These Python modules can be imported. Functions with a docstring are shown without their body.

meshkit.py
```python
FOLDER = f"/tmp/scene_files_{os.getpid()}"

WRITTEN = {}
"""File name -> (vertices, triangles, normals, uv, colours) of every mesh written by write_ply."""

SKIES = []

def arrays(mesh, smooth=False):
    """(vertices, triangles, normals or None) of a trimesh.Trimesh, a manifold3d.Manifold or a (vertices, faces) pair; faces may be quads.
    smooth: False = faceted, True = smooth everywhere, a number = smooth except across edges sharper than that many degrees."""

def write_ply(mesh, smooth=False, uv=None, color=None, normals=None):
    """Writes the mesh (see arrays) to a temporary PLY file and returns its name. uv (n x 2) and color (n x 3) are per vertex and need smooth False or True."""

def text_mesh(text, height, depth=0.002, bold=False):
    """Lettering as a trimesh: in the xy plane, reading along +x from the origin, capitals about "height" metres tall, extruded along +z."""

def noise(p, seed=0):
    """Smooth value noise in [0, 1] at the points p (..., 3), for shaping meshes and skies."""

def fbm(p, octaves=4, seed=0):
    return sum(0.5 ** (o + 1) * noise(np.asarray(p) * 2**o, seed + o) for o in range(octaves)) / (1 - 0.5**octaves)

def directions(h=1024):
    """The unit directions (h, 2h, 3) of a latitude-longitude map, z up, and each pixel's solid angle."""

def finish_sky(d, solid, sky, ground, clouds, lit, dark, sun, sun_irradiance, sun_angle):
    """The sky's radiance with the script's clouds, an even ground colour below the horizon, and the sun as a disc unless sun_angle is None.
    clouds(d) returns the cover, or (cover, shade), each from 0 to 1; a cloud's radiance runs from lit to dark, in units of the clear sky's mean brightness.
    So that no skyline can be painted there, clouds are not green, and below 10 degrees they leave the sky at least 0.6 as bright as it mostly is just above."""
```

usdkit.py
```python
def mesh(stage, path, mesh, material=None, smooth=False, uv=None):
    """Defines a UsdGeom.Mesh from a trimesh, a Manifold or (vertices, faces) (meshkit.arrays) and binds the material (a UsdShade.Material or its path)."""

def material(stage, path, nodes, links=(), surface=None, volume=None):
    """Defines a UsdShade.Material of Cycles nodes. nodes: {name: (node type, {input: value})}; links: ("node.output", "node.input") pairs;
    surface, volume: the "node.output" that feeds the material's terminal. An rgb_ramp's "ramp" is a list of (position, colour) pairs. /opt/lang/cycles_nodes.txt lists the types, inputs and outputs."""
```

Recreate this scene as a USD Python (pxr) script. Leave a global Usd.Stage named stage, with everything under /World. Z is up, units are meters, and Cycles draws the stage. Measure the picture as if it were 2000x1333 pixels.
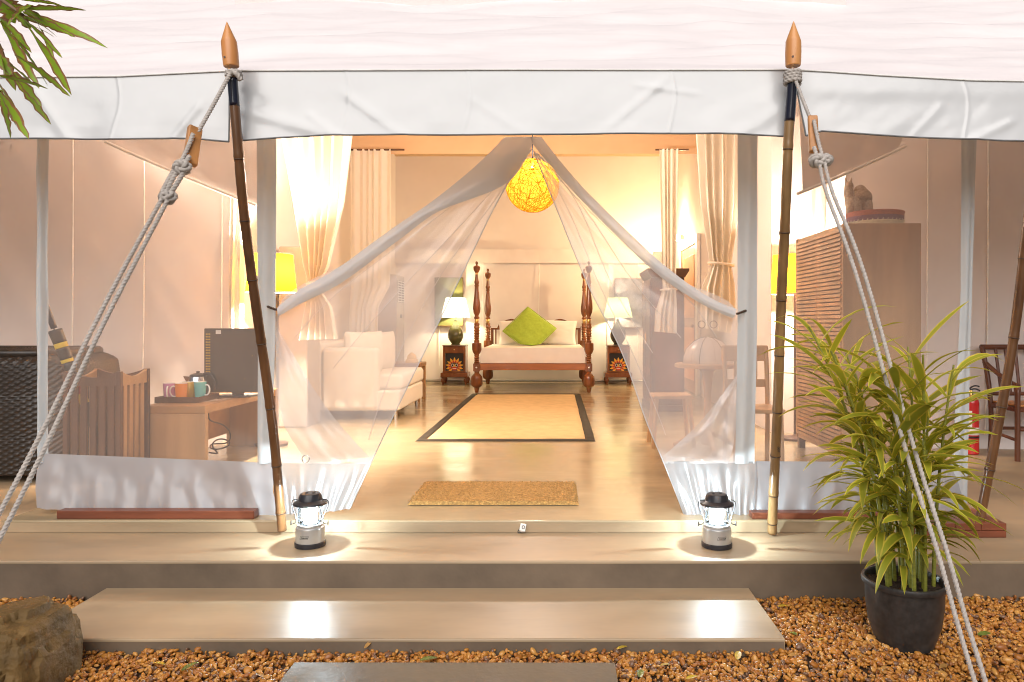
import math, random, numpy as np, trimesh, manifold3d, usdkit, meshkit
from pxr import Usd, UsdGeom, UsdLux, UsdShade, Gf, Sdf
R = random.Random(7); NR = np.random.default_rng(7); PI = math.pi
stage = Usd.Stage.CreateInMemory()
UsdGeom.SetStageUpAxis(stage, 'Z'); UsdGeom.SetStageMetersPerUnit(stage, 1.0)
UsdGeom.Xform.Define(stage, '/World'); UsdGeom.Scope.Define(stage, '/World/Looks')
# ---------------------------------------------------------------- camera, sky, key light, exposure
CH, F, VX, VY = 1.08, 1400.0, 1088.0, 630.0      # eye height, focal length and vanishing point in photo pixels
cam = UsdGeom.Camera.Define(stage, '/World/camera')
cam.CreateHorizontalApertureAttr(36.0); cam.CreateVerticalApertureAttr(24.0)
cam.CreateFocalLengthAttr(F / 2000 * 36)
cam.CreateHorizontalApertureOffsetAttr(-(VX - 1000) / 2000 * 36)
cam.CreateVerticalApertureOffsetAttr(-(666.5 - VY) / 2000 * 36)
cam.CreateClippingRangeAttr(Gf.Vec2f(0.05, 2000))
cam.CreateExposureAttr(0.9)
cam.AddTranslateOp().Set(Gf.Vec3d(0, 0, CH)); cam.AddRotateXOp().Set(90)
SUN_EL, SUN_AZ = math.radians(39), math.radians(186)     # soft night fill from behind the camera; az = atan2(x, y)
usdkit.material(stage, '/World/Looks/night_sky', {
    's': ('sky_texture', {'sky_type': 'single_scattering', 'sun_disc': False, 'sun_elevation': SUN_EL, 'sun_rotation': SUN_AZ}),
    'b': ('background_shader', {'strength': 0.022})}, [('s.color', 'b.color')], surface='b.background')
dome = UsdLux.DomeLight.Define(stage, '/World/sky')
UsdShade.MaterialBindingAPI.Apply(dome.GetPrim()).Bind(UsdShade.Material.Get(stage, '/World/Looks/night_sky'))
dome.GetPrim().SetCustomDataByKey('kind', 'structure')
sun = UsdLux.DistantLight.Define(stage, '/World/moonlight')
sun.CreateIntensityAttr(0.50); sun.CreateAngleAttr(64.0); sun.CreateColorAttr(Gf.Vec3f(1.0, 0.95, 0.90))
sun.CreateNormalizeAttr(True)
sun.AddRotateZOp().Set(-math.degrees(SUN_AZ)); sun.AddRotateXOp().Set(math.degrees(SUN_EL) - 90)
LAMP = 3.6                                              # master dial of the lamps

# ---------------------------------------------------------------- helpers
def P(px, py, d): return np.array([(px - VX) * d / F, d, CH + (VY - py) * d / F])
used = {}
def numbered(parent, name):
    k = (parent, name); n = used.get(k, 0); used[k] = n + 1
    return f'{parent}/{name}' if n == 0 else f'{parent}/{name}_{n:03d}'
def data(p, **kw):
    for k, v in kw.items():
        if v: p.SetCustomDataByKey(k, v)
    return p
def thing(name, label, cat, loc=(0, 0, 0), rotz=0, group=None):
    x = UsdGeom.Xform.Define(stage, numbered('/World', name))
    x.AddTranslateOp().Set(Gf.Vec3d(*map(float, loc)))
    if rotz: x.AddRotateZOp().Set(float(rotz))
    return data(x.GetPrim(), label=label, category=cat, group=group)
def obj(name, mesh, m, parent=None, smooth=False, uv=None, label=None):
    path = numbered(str(parent.GetPath()) if parent else '/World', name)
    p = usdkit.mesh(stage, path, mesh, MATS[m], smooth, uv).GetPrim()
    p.GetAttribute('subdivisionScheme')
    UsdGeom.Mesh(p).CreateDoubleSidedAttr(True)
    return data(p, label=label)
def single(name, mesh, m, label, cat, group=None, smooth=False, uv=None):
    return data(obj(name, mesh, m, None, smooth, uv), label=label, category=cat, group=group)
def struct(name, mesh, m, kind='structure', smooth=False):
    return data(obj(name, mesh, m, None, smooth), kind=kind)
def dup(root, loc, rotz=0, label=None, inst=True):
    was = root.GetCustomData(); base = root.GetName()
    x = UsdGeom.Xform.Define(stage, numbered('/World', base))
    x.GetPrim().GetReferences().AddInternalReference(root.GetPath())
    x.ClearXformOpOrder()
    x.AddTranslateOp(opSuffix='put').Set(Gf.Vec3d(*map(float, loc)))
    x.AddRotateZOp(opSuffix='put').Set(float(rotz))
    if inst: x.GetPrim().SetInstanceable(True)
    return data(x.GetPrim(), label=label or was.get('label'), category=was.get('category'), group=was.get('group'))
def cat(*ms):
    vs, fs, n = [], [], 0
    for m in ms:
        v, f, _ = meshkit.arrays(m)
        vs.append(v); fs.append(f + n); n += len(v)
    return np.vstack(vs), np.vstack(fs)
def shift(m, t):
    v, f, _ = meshkit.arrays(m); return v + np.asarray(t, float), f
def rot(m, ang, axis, at=(0, 0, 0)):
    v, f, _ = meshkit.arrays(m); T = trimesh.transformations.rotation_matrix(math.radians(ang), axis, at)
    return v @ T[:3, :3].T + T[:3, 3], f
def box(x0, x1, y0, y1, z0, z1, c=0.0):
    """A box with small chamfers c (hull of three inset boxes)."""
    if c <= 0 or c * 2.2 > min(x1 - x0, y1 - y0, z1 - z0):
        m = trimesh.creation.box([x1 - x0, y1 - y0, z1 - z0]); m.apply_translation([(x0 + x1) / 2, (y0 + y1) / 2, (z0 + z1) / 2]); return np.array(m.vertices), np.array(m.faces)
    pts = []
    for a in (x0, x1):
        for b in (y0, y1):
            for e in (z0, z1):
                sa, sb, se = (c if a == x0 else -c), (c if b == y0 else -c), (c if e == z0 else -c)
                pts += [(a, b + sb, e + se), (a + sa, b, e + se), (a + sa, b + sb, e)]
    h = trimesh.convex.convex_hull(np.array(pts)); return np.array(h.vertices), np.array(h.faces)
def soft_box(x0, x1, y0, y1, z0, z1, r, n=2):
    """Rounded box: hull of spheres at the corners."""
    s = trimesh.creation.icosphere(n, r).vertices
    pts = np.vstack([s + np.array((a, b, e)) for a in (x0 + r, x1 - r) for b in (y0 + r, y1 - r) for e in (z0 + r, z1 - r)])
    h = trimesh.convex.convex_hull(pts); return np.array(h.vertices), np.array(h.faces)
def frames(p):
    p = np.asarray(p, float); t = np.gradient(p, axis=0); t /= np.linalg.norm(t, axis=1, keepdims=True) + 1e-12
    a = np.array([0, 0, 1.0]) if abs(t[0][2]) < 0.9 else np.array([1.0, 0, 0])
    N = []; n = np.cross(t[0], a); n /= np.linalg.norm(n)
    for i in range(len(p)):
        n = n - t[i] * (n @ t[i]); n /= np.linalg.norm(n) + 1e-12; N.append(n.copy())
    N = np.array(N); return t, N, np.cross(t, N)
def tube(p, r, seg=10, shape=None, cap=True):
    """Tube along p; r number or per point; shape(i, angle array) scales the radius."""
    p = np.asarray(p, float); n = len(p); r = np.broadcast_to(np.asarray(r, float), (n,))
    t, N, B = frames(p); a = np.arange(seg) / seg * 2 * PI
    rr = np.array([r[i] * (shape(i, a) if shape else np.ones(seg)) for i in range(n)])
    v = p[:, None] + rr[..., None] * (np.cos(a)[None, :, None] * N[:, None] + np.sin(a)[None, :, None] * B[:, None])
    v = v.reshape(-1, 3); i, j = np.meshgrid(np.arange(n - 1), np.arange(seg), indexing='ij'); k = (j + 1) % seg
    q = np.stack([i * seg + j, i * seg + k, (i + 1) * seg + k, (i + 1) * seg + j], -1).reshape(-1, 4)
    f = np.vstack([q[:, [0, 1, 2]], q[:, [0, 2, 3]]])
    if cap:
        m = len(v); v = np.vstack([v, p[:1], p[-1:]]); j = np.arange(seg); k = (j + 1) % seg; e = (n - 1) * seg
        f = np.vstack([f, np.stack([np.full(seg, m), k, j], 1), np.stack([np.full(seg, m + 1), e + j, e + k], 1)])
    return v, f
def lathe(prof, seg=28, c=(0, 0, 0), flute=None, sq=None):
    """Revolve (r, z) pairs round z at c. flute: {ring index: depth}; sq: set of ring indices that are square."""
    prof = [(max(r, 1e-4), z) for r, z in prof]; n = len(prof); a = np.arange(seg) / seg * 2 * PI; v = []
    for i, (r, z) in enumerate(prof):
        rr = np.full(seg, r)
        if flute and i in flute: rr = r * (1 - flute[i] * (np.arange(seg) % 2))
        if sq and i in sq: rr = r / np.maximum(np.abs(np.cos(a)), np.abs(np.sin(a)))
        v.append(np.stack([c[0] + rr * np.cos(a), c[1] + rr * np.sin(a), np.full(seg, c[2] + z)], 1))
    v = np.vstack(v); i, j = np.meshgrid(np.arange(n - 1), np.arange(seg), indexing='ij'); k = (j + 1) % seg
    q = np.stack([i * seg + j, i * seg + k, (i + 1) * seg + k, (i + 1) * seg + j], -1).reshape(-1, 4)
    f = np.vstack([q[:, [0, 1, 2]], q[:, [0, 2, 3]]])
    m = len(v); v = np.vstack([v, [[c[0], c[1], c[2] + prof[0][1]], [c[0], c[1], c[2] + prof[-1][1]]]]); j = np.arange(seg); k = (j + 1) % seg; e = (n - 1) * seg
    f = np.vstack([f, np.stack([np.full(seg, m), k, j], 1), np.stack([np.full(seg, m + 1), e + j, e + k], 1)])
    return v, f
def grid(pts):
    """Mesh of an (n, m, 3) array of points."""
    pts = np.asarray(pts); n, m = pts.shape[:2]; i, j = np.meshgrid(np.arange(n - 1), np.arange(m - 1), indexing='ij')
    q = np.stack([i * m + j, i * m + j + 1, (i + 1) * m + j + 1, (i + 1) * m + j], -1).reshape(-1, 4)
    return pts.reshape(-1, 3), np.vstack([q[:, [0, 1, 2]], q[:, [0, 2, 3]]])
def along(pl, t, smooth=False):
    pl = np.asarray(pl, float); s = np.r_[0, np.cumsum(np.linalg.norm(np.diff(pl, axis=0), axis=1))]; s /= s[-1]
    if smooth and len(pl) > 2:
        from scipy.interpolate import PchipInterpolator
        return np.stack([PchipInterpolator(s, c)(t) for c in pl.T], -1)
    return np.stack([np.interp(t, s, c) for c in pl.T], -1)
def patch(A, B, nu, nv, dep, smooth=False):
    """Cloth between two polylines A (u = 0) and B (u = 1) measured on the photograph, standing at depth dep(u, v) metres."""
    v = np.linspace(0, 1, nv); a, b = along(A, v, smooth), along(B, v, smooth)
    u = np.linspace(0, 1, nu)[:, None, None]; q = a[None] * (1 - u) + b[None] * u
    U, V = np.meshgrid(np.linspace(0, 1, nu), v, indexing='ij')
    D = dep(U, V) if callable(dep) else np.full_like(U, dep)
    if isinstance(D, tuple): D, D0 = D
    else: D0 = np.full_like(U, D.mean())
    # the sheet is laid out at its mean depth and then folded along y, so folds are real and not lens-made
    return grid(np.stack([(q[..., 0] - VX) * D0 / F, D, CH + (VY - q[..., 1]) * D0 / F], -1))
def wob(U, V, fu, fv, amp, seed=0): return amp * (meshkit.fbm(np.stack([U * fu, V * fv, np.full_like(U, seed * 3.7)], -1), 3, seed) - 0.5) * 2
def blob(chain, union=True, edge=None, it=6, seg=16):
    """One continuous body: hulls of sphere pairs ((p, r), (q, s)) joined and smoothed."""
    M = manifold3d.Manifold; out = None
    for (p, r), (q, s) in chain:
        h = M.batch_hull([M.sphere(r, seg).translate(tuple(map(float, p))), M.sphere(s, seg).translate(tuple(map(float, q)))])
        out = h if out is None else out + h
    if edge: out = out.refine_to_length(edge)
    m = out.to_mesh(); t = trimesh.Trimesh(m.vert_properties[:, :3], m.tri_verts)
    if it: trimesh.smoothing.filter_taubin(t, iterations=it)
    return np.array(t.vertices), np.array(t.faces)
def prism(poly, h0, h1, axis='y'):
    """Extrude a 2D polygon; axis y: polygon in (x, z); x: polygon in (y, z); z: (x, y)."""
    from shapely.geometry import Polygon
    t = trimesh.creation.extrude_polygon(Polygon(poly).buffer(0), h1 - h0, engine='earcut'); v = np.array(t.vertices); f = np.array(t.faces)
    if axis == 'y': v = np.stack([v[:, 0], h1 - v[:, 2], v[:, 1]], 1)
    elif axis == 'x': v = np.stack([h0 + v[:, 2], v[:, 0], v[:, 1]], 1)
    else: v = v + [0, 0, h0]
    return v, f
def rope(p, r, pitch=0.05, seg=14):
    """Three-strand laid rope along the points p."""
    p = np.asarray(p, float); L = np.r_[0, np.cumsum(np.linalg.norm(np.diff(p, axis=0), axis=1))]; n = max(4, int(L[-1] / 0.0045))
    s = np.linspace(0, L[-1], n); q = np.stack([np.interp(s, L, c) for c in p.T], -1)
    return tube(q, r, seg, lambda i, a: 0.66 + 0.40 * np.abs(np.cos(1.5 * (a - s[i] / pitch * 2 * PI / 1.0))))
def bez(pts, n=24):
    from scipy.interpolate import CubicSpline
    pts = np.asarray(pts, float); s = np.r_[0, np.cumsum(np.linalg.norm(np.diff(pts, axis=0), axis=1))]
    return CubicSpline(s, pts)(np.linspace(0, s[-1], n))
def bulb(parent, at, power, color, radius=0.03, name='bulb_light'):
    l = UsdLux.SphereLight.Define(stage, numbered(str(parent.GetPath()), name))
    l.CreateRadiusAttr(radius); l.CreateIntensityAttr(power * LAMP); l.CreateColorAttr(Gf.Vec3f(*color)); l.CreateNormalizeAttr(True)
    l.AddTranslateOp().Set(Gf.Vec3d(*map(float, at))); return l

# ---------------------------------------------------------------- materials
MATS = {}
def mat(name, color, rough=0.55, var=0.15, scale=8, stretch=(1, 1, 1), bump=0.0, bscale=None, bdetail=4, brot=(0, 0, 0), metal=0, coat=0, thru=0.0, emit=None, strength=0, color2=None, spec=0.5, detail=4, rvar=0.0, bstretch=None, dist=0.01, sheen=0, tcol=None):
    """Principled surface whose colour, gloss and relief are varied by noise; thru mixes in translucency."""
    c = np.array(color, float); c2 = np.array(color2, float) if color2 is not None else None
    lo, hi = (c, c2) if c2 is not None else (c * (1 - var), np.minimum(c * (1 + var), 0.95))
    N = {'t': ('texture_coordinate', {}), 'mp': ('mapping', {'mapping_type': 'point', 'scale': stretch}),
         'n': ('noise_texture', {'scale': scale, 'detail': detail, 'roughness': 0.6}),
         'r': ('rgb_ramp', {'ramp': [(0.28, tuple(lo)), (0.72, tuple(hi))]}),
         'p': ('principled_bsdf', {'roughness': rough, 'metallic': metal, 'coat_weight': coat, 'specular_ior_level': spec, 'sheen_weight': sheen})}
    L = [('t.object', 'mp.vector'), ('mp.vector', 'n.vector'), ('n.fac', 'r.fac'), ('r.color', 'p.base_color')]
    if rvar:
        N['rr'] = ('map_range', {'range_type': 'linear', 'from_min': 0.3, 'from_max': 0.7, 'to_min': rough - rvar, 'to_max': rough + rvar})
        L += [('n.fac', 'rr.value'), ('rr.result', 'p.roughness')]
    if bump:
        N['bm'] = ('mapping', {'mapping_type': 'point', 'rotation': brot, 'scale': bstretch or stretch}); N['bn'] = ('noise_texture', {'scale': bscale or scale * 4, 'detail': bdetail})
        N['b'] = ('bump', {'strength': bump, 'distance': dist}); L += [('t.object', 'bm.vector'), ('bm.vector', 'bn.vector'), ('bn.fac', 'b.height'), ('b.normal', 'p.normal')]
    if emit is not None: N['p'][1].update(emission_color=emit, emission_strength=strength)
    surf = 'p.BSDF'
    if thru:
        N['tr'] = ('translucent_bsdf', {'color': tuple(tcol if tcol is not None else hi)}); N['mx'] = ('mix_closure', {'fac': thru})
        L += [('p.BSDF', 'mx.closure1'), ('tr.BSDF', 'mx.closure2')]
        if bump: L.append(('b.normal', 'tr.normal'))
        surf = 'mx.closure'
    MATS[name] = usdkit.material(stage, '/World/Looks/' + name, N, L, surface=surf); return MATS[name]
def gauze(name, color, cover, thru=0.5, gloss=0.06, rough=0.3):
    """Fine woven net: mostly open, the threads scatter and let light through."""
    MATS[name] = usdkit.material(stage, '/World/Looks/' + name, {
        'c': ('transparent_bsdf', {'color': (1, 1, 1)}), 'd': ('diffuse_bsdf', {'color': color}), 't': ('translucent_bsdf', {'color': color}),
        'g': ('glossy_bsdf', {'color': (0.9, 0.9, 0.9), 'roughness': rough}), 'm1': ('mix_closure', {'fac': thru}), 'm2': ('mix_closure', {'fac': gloss}), 'm3': ('mix_closure', {'fac': cover})},
        [('d.BSDF', 'm1.closure1'), ('t.BSDF', 'm1.closure2'), ('m1.closure', 'm2.closure1'), ('g.BSDF', 'm2.closure2'), ('c.BSDF', 'm3.closure1'), ('m2.closure', 'm3.closure2')], surface='m3.closure')
WOODS = dict(rough=0.38, var=0.4, bump=0.15)
mat('roof_canvas', (0.88, 0.80, 0.785), 0.6, 0.03, 2, bump=0.45, bscale=1.1, bdetail=3, bstretch=(0.32, 2.2, 2.2), brot=(0, 0, -0.28), dist=0.05)
mat('valance_canvas', (0.60, 0.60, 0.60), 0.22, 0.03, 3, bump=0.12, bscale=6, dist=0.01, spec=0.6)
mat('hem_tape', (0.16, 0.16, 0.16), 0.7)
mat('wall_canvas', (0.76, 0.69, 0.66), 0.8, 0.03, 2, bump=0.25, bscale=3, bstretch=(1, 1, 0.6), dist=0.02)
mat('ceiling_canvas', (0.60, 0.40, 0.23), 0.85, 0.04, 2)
mat('seam', (0.80, 0.78, 0.74), 0.8)
mat('band_cloth', (0.50, 0.52, 0.53), 0.6, 0.04, 5, bump=0.2, bscale=30, dist=0.004, thru=0.15)
gauze('net', (0.68, 0.62, 0.60), 0.47, 0.22, 0.10, 0.28)
gauze('frosted_tube', (0.9, 0.92, 0.95), 0.22, 0.5, 0.0)
gauze('net_fine', (0.62, 0.53, 0.48), 0.22, 0.35, 0.05)
gauze('net_double', (0.72, 0.68, 0.67), 0.55, 0.25, 0.10, 0.25)
gauze('net_hem', (0.60, 0.60, 0.61), 0.90, 0.15, 0.04)
gauze('skirt_cloth', (0.36, 0.345, 0.355), 0.95, 0.25, 0.06, 0.35)
gauze('skirt_sheer', (0.30, 0.295, 0.30), 0.76, 0.2, 0.08, 0.3)
mat('curtain_cloth', (0.82, 0.77, 0.69), 0.85, 0.03, 6, thru=0.42, bump=0.1, bscale=60, dist=0.002)
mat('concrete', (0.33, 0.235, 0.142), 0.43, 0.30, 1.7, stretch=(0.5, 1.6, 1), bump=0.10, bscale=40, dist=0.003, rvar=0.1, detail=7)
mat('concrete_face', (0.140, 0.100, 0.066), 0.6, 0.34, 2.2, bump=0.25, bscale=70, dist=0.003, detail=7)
mat('polished_floor', (0.345, 0.262, 0.155), 0.17, 0.14, 1.6, stretch=(0.7, 1.5, 1), bump=0.04, bscale=5, bstretch=(0.4, 2.5, 1), dist=0.01, rvar=0.06, detail=6)
mat('slab_stone', (0.135, 0.098, 0.058), 0.62, 0.35, 3, bump=0.4, bscale=30, dist=0.006, rvar=0.15)
mat('soil', (0.06, 0.03, 0.012), 0.9, 0.4, 20)
mat('potting_soil', (0.035, 0.018, 0.010), 0.95, 0.5, 60, bump=1, bscale=120)
mat('boulder', (0.085, 0.046, 0.009), 0.75, 0.5, 7, bump=0.8, bscale=24, dist=0.02, color2=(0.19, 0.105, 0.027))
for i, (a, g) in enumerate([((0.45, 0.185, 0.028), 0.36), ((0.33, 0.115, 0.014), 0.42), ((0.54, 0.265, 0.065), 0.22), ((0.28, 0.10, 0.025), 0.3), ((0.17, 0.085, 0.045), 0.25)]):
    mat(f'pebble_{i}', a, g + 0.08, 0.25, 60, bump=0.1, bscale=200, dist=0.002)
mat('bamboo_dark', (0.06, 0.024, 0.010), 0.28, 0.6, 9, stretch=(1, 1, 0.25), bump=0.15, bscale=50, dist=0.003, coat=0.3, color2=(0.19, 0.085, 0.032))
mat('bamboo_tan', (0.12, 0.06, 0.022), 0.3, 0.6, 9, stretch=(1, 1, 0.2), bump=0.15, bscale=50, dist=0.003, coat=0.3, color2=(0.36, 0.21, 0.085))
mat('bamboo_ring', (0.06, 0.03, 0.015), 0.5)
mat('black_tape', (0.015, 0.013, 0.025), 0.15, coat=0.5)
mat('tip_wood', (0.62, 0.24, 0.07), 0.35, 0.3, 12, stretch=(1, 1, 0.15), color2=(0.72, 0.36, 0.13))
mat('toggle_wood', (0.50, 0.22, 0.07), 0.4, 0.4, 14, stretch=(1, 1, 0.3))
mat('rope_fibre', (0.46, 0.41, 0.37), 0.85, 0.18, 60, bump=0.3, bscale=300, dist=0.002)
mat('red_plank', (0.17, 0.048, 0.022), 0.35, 0.4, 9, stretch=(0.15, 1, 1), bump=0.2, bscale=40, dist=0.003)
mat('pot_plastic', (0.035, 0.030, 0.027), 0.38, 0.4, 30, bump=0.05, bscale=80, dist=0.002)
mat('carved_wood', (0.20, 0.065, 0.022), 0.25, 0.4, 10, stretch=(1, 1, 0.3), coat=0.35)
mat('rail_wood', (0.34, 0.12, 0.04), 0.28, 0.4, 7, stretch=(0.12, 1, 1), coat=0.3)
mat('brass', (0.75, 0.50, 0.18), 0.25, 0.1, metal=1)
mat('chrome', (0.8, 0.8, 0.8), 0.15, 0.05, metal=1)
mat('steel_grey', (0.42, 0.41, 0.39), 0.35, 0.08, metal=0.7)
mat('silver_paint', (0.48, 0.46, 0.44), 0.30, 0.04, 30, metal=0.55)
mat('black_plastic', (0.022, 0.020, 0.024), 0.35, 0.2, 30)
mat('screen_black', (0.05, 0.042, 0.035), 0.45, 0.1)
mat('linen_white', (0.82, 0.78, 0.74), 0.8, 0.03, 5, bump=0.2, bscale=9, dist=0.012)
mat('sofa_cloth', (0.76, 0.70, 0.61), 0.85, 0.03, 40, bump=0.15, bscale=120, dist=0.002)
mat('green_cloth', (0.34, 0.48, 0.05), 0.8, 0.12, 30, bump=0.3, bscale=140, dist=0.003)
mat('sisal', (0.58, 0.41, 0.20), 0.9, 0.12, 8, stretch=(1, 1, 1), bump=0.6, bscale=90, bstretch=(1.5, 0.5, 1), dist=0.004)
mat('rug_border', (0.035, 0.028, 0.018), 0.85, 0.2)
mat('coir', (0.42, 0.24, 0.075), 0.95, 0.45, 60, bump=1.0, bscale=140, dist=0.01)
mat('teak', (0.36, 0.19, 0.08), 0.4, 0.35, 5, stretch=(0.3, 1, 1), bump=0.1, bscale=30, dist=0.002)
mat('teak_side', (0.40, 0.225, 0.105), 0.45, 0.25, 6, stretch=(1, 1, 0.12), bump=0.1, bscale=30, dist=0.002)
mat('dark_wood', (0.095, 0.042, 0.022), 0.4, 0.4, 8, stretch=(1, 1, 0.2))
mat('chair_wood', (0.13, 0.045, 0.022), 0.35, 0.3, 8, stretch=(1, 1, 0.2))
mat('wicker', (0.028, 0.018, 0.012), 0.4, 0.5, 40, coat=0.1)
mat('white_glaze', (0.85, 0.83, 0.80), 0.15, 0.02, coat=0.5)
mat('pink_glaze', (0.62, 0.25, 0.45), 0.2, 0.05, coat=0.5); mat('orange_glaze', (0.80, 0.24, 0.025), 0.2, 0.05, coat=0.5)
mat('yellow_glaze', (0.80, 0.48, 0.03), 0.2, 0.05, coat=0.5); mat('teal_glaze', (0.13, 0.47, 0.45), 0.2, 0.05, coat=0.5)
mat('olive_paint', (0.105, 0.105, 0.03), 0.6, 0.35, 3); mat('grey_paint', (0.075, 0.07, 0.075), 0.6, 0.9, 10, color2=(0.34, 0.32, 0.36), detail=6)
mat('olive_glaze', (0.075, 0.070, 0.022), 0.18, 0.3, 6, coat=0.6); mat('dark_glaze', (0.045, 0.04, 0.035), 0.25, 0.3, 6, coat=0.4)
mat('grey_plastic', (0.42, 0.36, 0.31), 0.55, 0.05); mat('vent_dark', (0.05, 0.045, 0.04), 0.6)
mat('white_paint', (0.78, 0.76, 0.72), 0.5, 0.03)
mat('red_paint', (0.55, 0.02, 0.02), 0.22, 0.08, coat=0.5); mat('paper', (0.78, 0.74, 0.68), 0.6, 0.06, 20); mat('ink', (0.02, 0.02, 0.022), 0.5)
mat('mask_yellow', (0.75, 0.42, 0.04), 0.5); mat('mask_red', (0.50, 0.05, 0.025), 0.5); mat('mask_white', (0.8, 0.78, 0.72), 0.5); mat('mask_black', (0.015, 0.012, 0.012), 0.5)
mat('statue_wood', (0.22, 0.16, 0.12), 0.6, 0.6, 60, bump=0.8, bscale=70, dist=0.006, color2=(0.45, 0.34, 0.25))
mat('basket_red', (0.38, 0.11, 0.075), 0.8, 0.2, 40); mat('basket_purple', (0.16, 0.07, 0.13), 0.8, 0.3, 40); mat('basket_cream', (0.72, 0.66, 0.50), 0.85, 0.1, 40)
mat('gold_cloth', (0.62, 0.36, 0.03), 0.6, 0.2, 20)
mat('umbrella_black', (0.03, 0.025, 0.02), 0.45); mat('umbrella_yellow', (0.62, 0.42, 0.03), 0.6); mat('umbrella_red', (0.35, 0.04, 0.03), 0.6)
mat('plant_stem', (0.22, 0.22, 0.03), 0.5, 0.3, 30, stretch=(1, 1, 3))
mat('bark', (0.20, 0.12, 0.07), 0.8, 0.3, 30)
mat('dry_leaf', (0.42, 0.22, 0.06), 0.6, 0.3, 20, thru=0.2); mat('yellow_leaf', (0.60, 0.42, 0.04), 0.5, 0.2, 20, thru=0.3); mat('fallen_green', (0.14, 0.18, 0.03), 0.3, 0.3, 20, thru=0.2)
def leafmat(name, mid, edge, rough, thru, ragged=False):
    """Leaf: st.x runs across the blade, st.y from stalk to tip."""
    N = {'u': ('uvmap', {'attribute': 'st'}), 's': ('separate_xyz', {}), 'a': ('math', {'math_type': 'subtract', 'value2': 0.5}), 'b': ('math', {'math_type': 'absolute'}),
         't': ('texture_coordinate', {}), 'n': ('noise_texture', {'scale': 14.0 if not ragged else 26.0, 'detail': 3}), 'k': ('math', {'math_type': 'multiply_add', 'value2': 0.38 if ragged else 0.22}),
         'r': ('rgb_ramp', {'ramp': [(0.0, tuple(np.array(mid) * 1.35)), (0.05, mid), (0.42, mid), (0.52, edge), (1.0, edge)]}),
         'p': ('principled_bsdf', {'roughness': rough}), 'tr': ('translucent_bsdf', {}), 'm': ('mix_closure', {'fac': thru})}
    L = [('u.UV', 's.vector'), ('s.x', 'a.value1'), ('a.value', 'b.value1'), ('t.object', 'n.vector'), ('n.fac', 'k.value1'), ('b.value', 'k.value3'), ('k.value', 'r.fac'),
         ('r.color', 'p.base_color'), ('r.color', 'tr.color'), ('p.BSDF', 'm.closure1'), ('tr.BSDF', 'm.closure2')]
    MATS[name] = usdkit.material(stage, '/World/Looks/' + name, N, L, surface='m.closure')
leafmat('dracaena_leaf', (0.42, 0.42, 0.03), (0.80, 0.64, 0.10), 0.5, 0.4)
leafmat('dracaena_leaf_dark', (0.27, 0.28, 0.02), (0.55, 0.43, 0.05), 0.48, 0.35)
leafmat('mango_leaf', (0.30, 0.47, 0.035), (0.34, 0.17, 0.08), 0.4, 0.3, True)
def shade_mat(name, col, emit, strength, thru=0.5):
    MATS[name] = usdkit.material(stage, '/World/Looks/' + name, {
        'd': ('diffuse_bsdf', {'color': col}), 't': ('translucent_bsdf', {'color': col}), 'm': ('mix_closure', {'fac': thru}), 'e': ('emission', {'color': emit, 'strength': strength}), 'a': ('add_closure', {})},
        [('d.BSDF', 'm.closure1'), ('t.BSDF', 'm.closure2'), ('m.closure', 'a.closure1'), ('e.emission', 'a.closure2')], surface='a.closure')
shade_mat('shade_yellow', (0.14, 0.058, 0.001), (1.0, 0.42, 0.006), 0.26)
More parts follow.
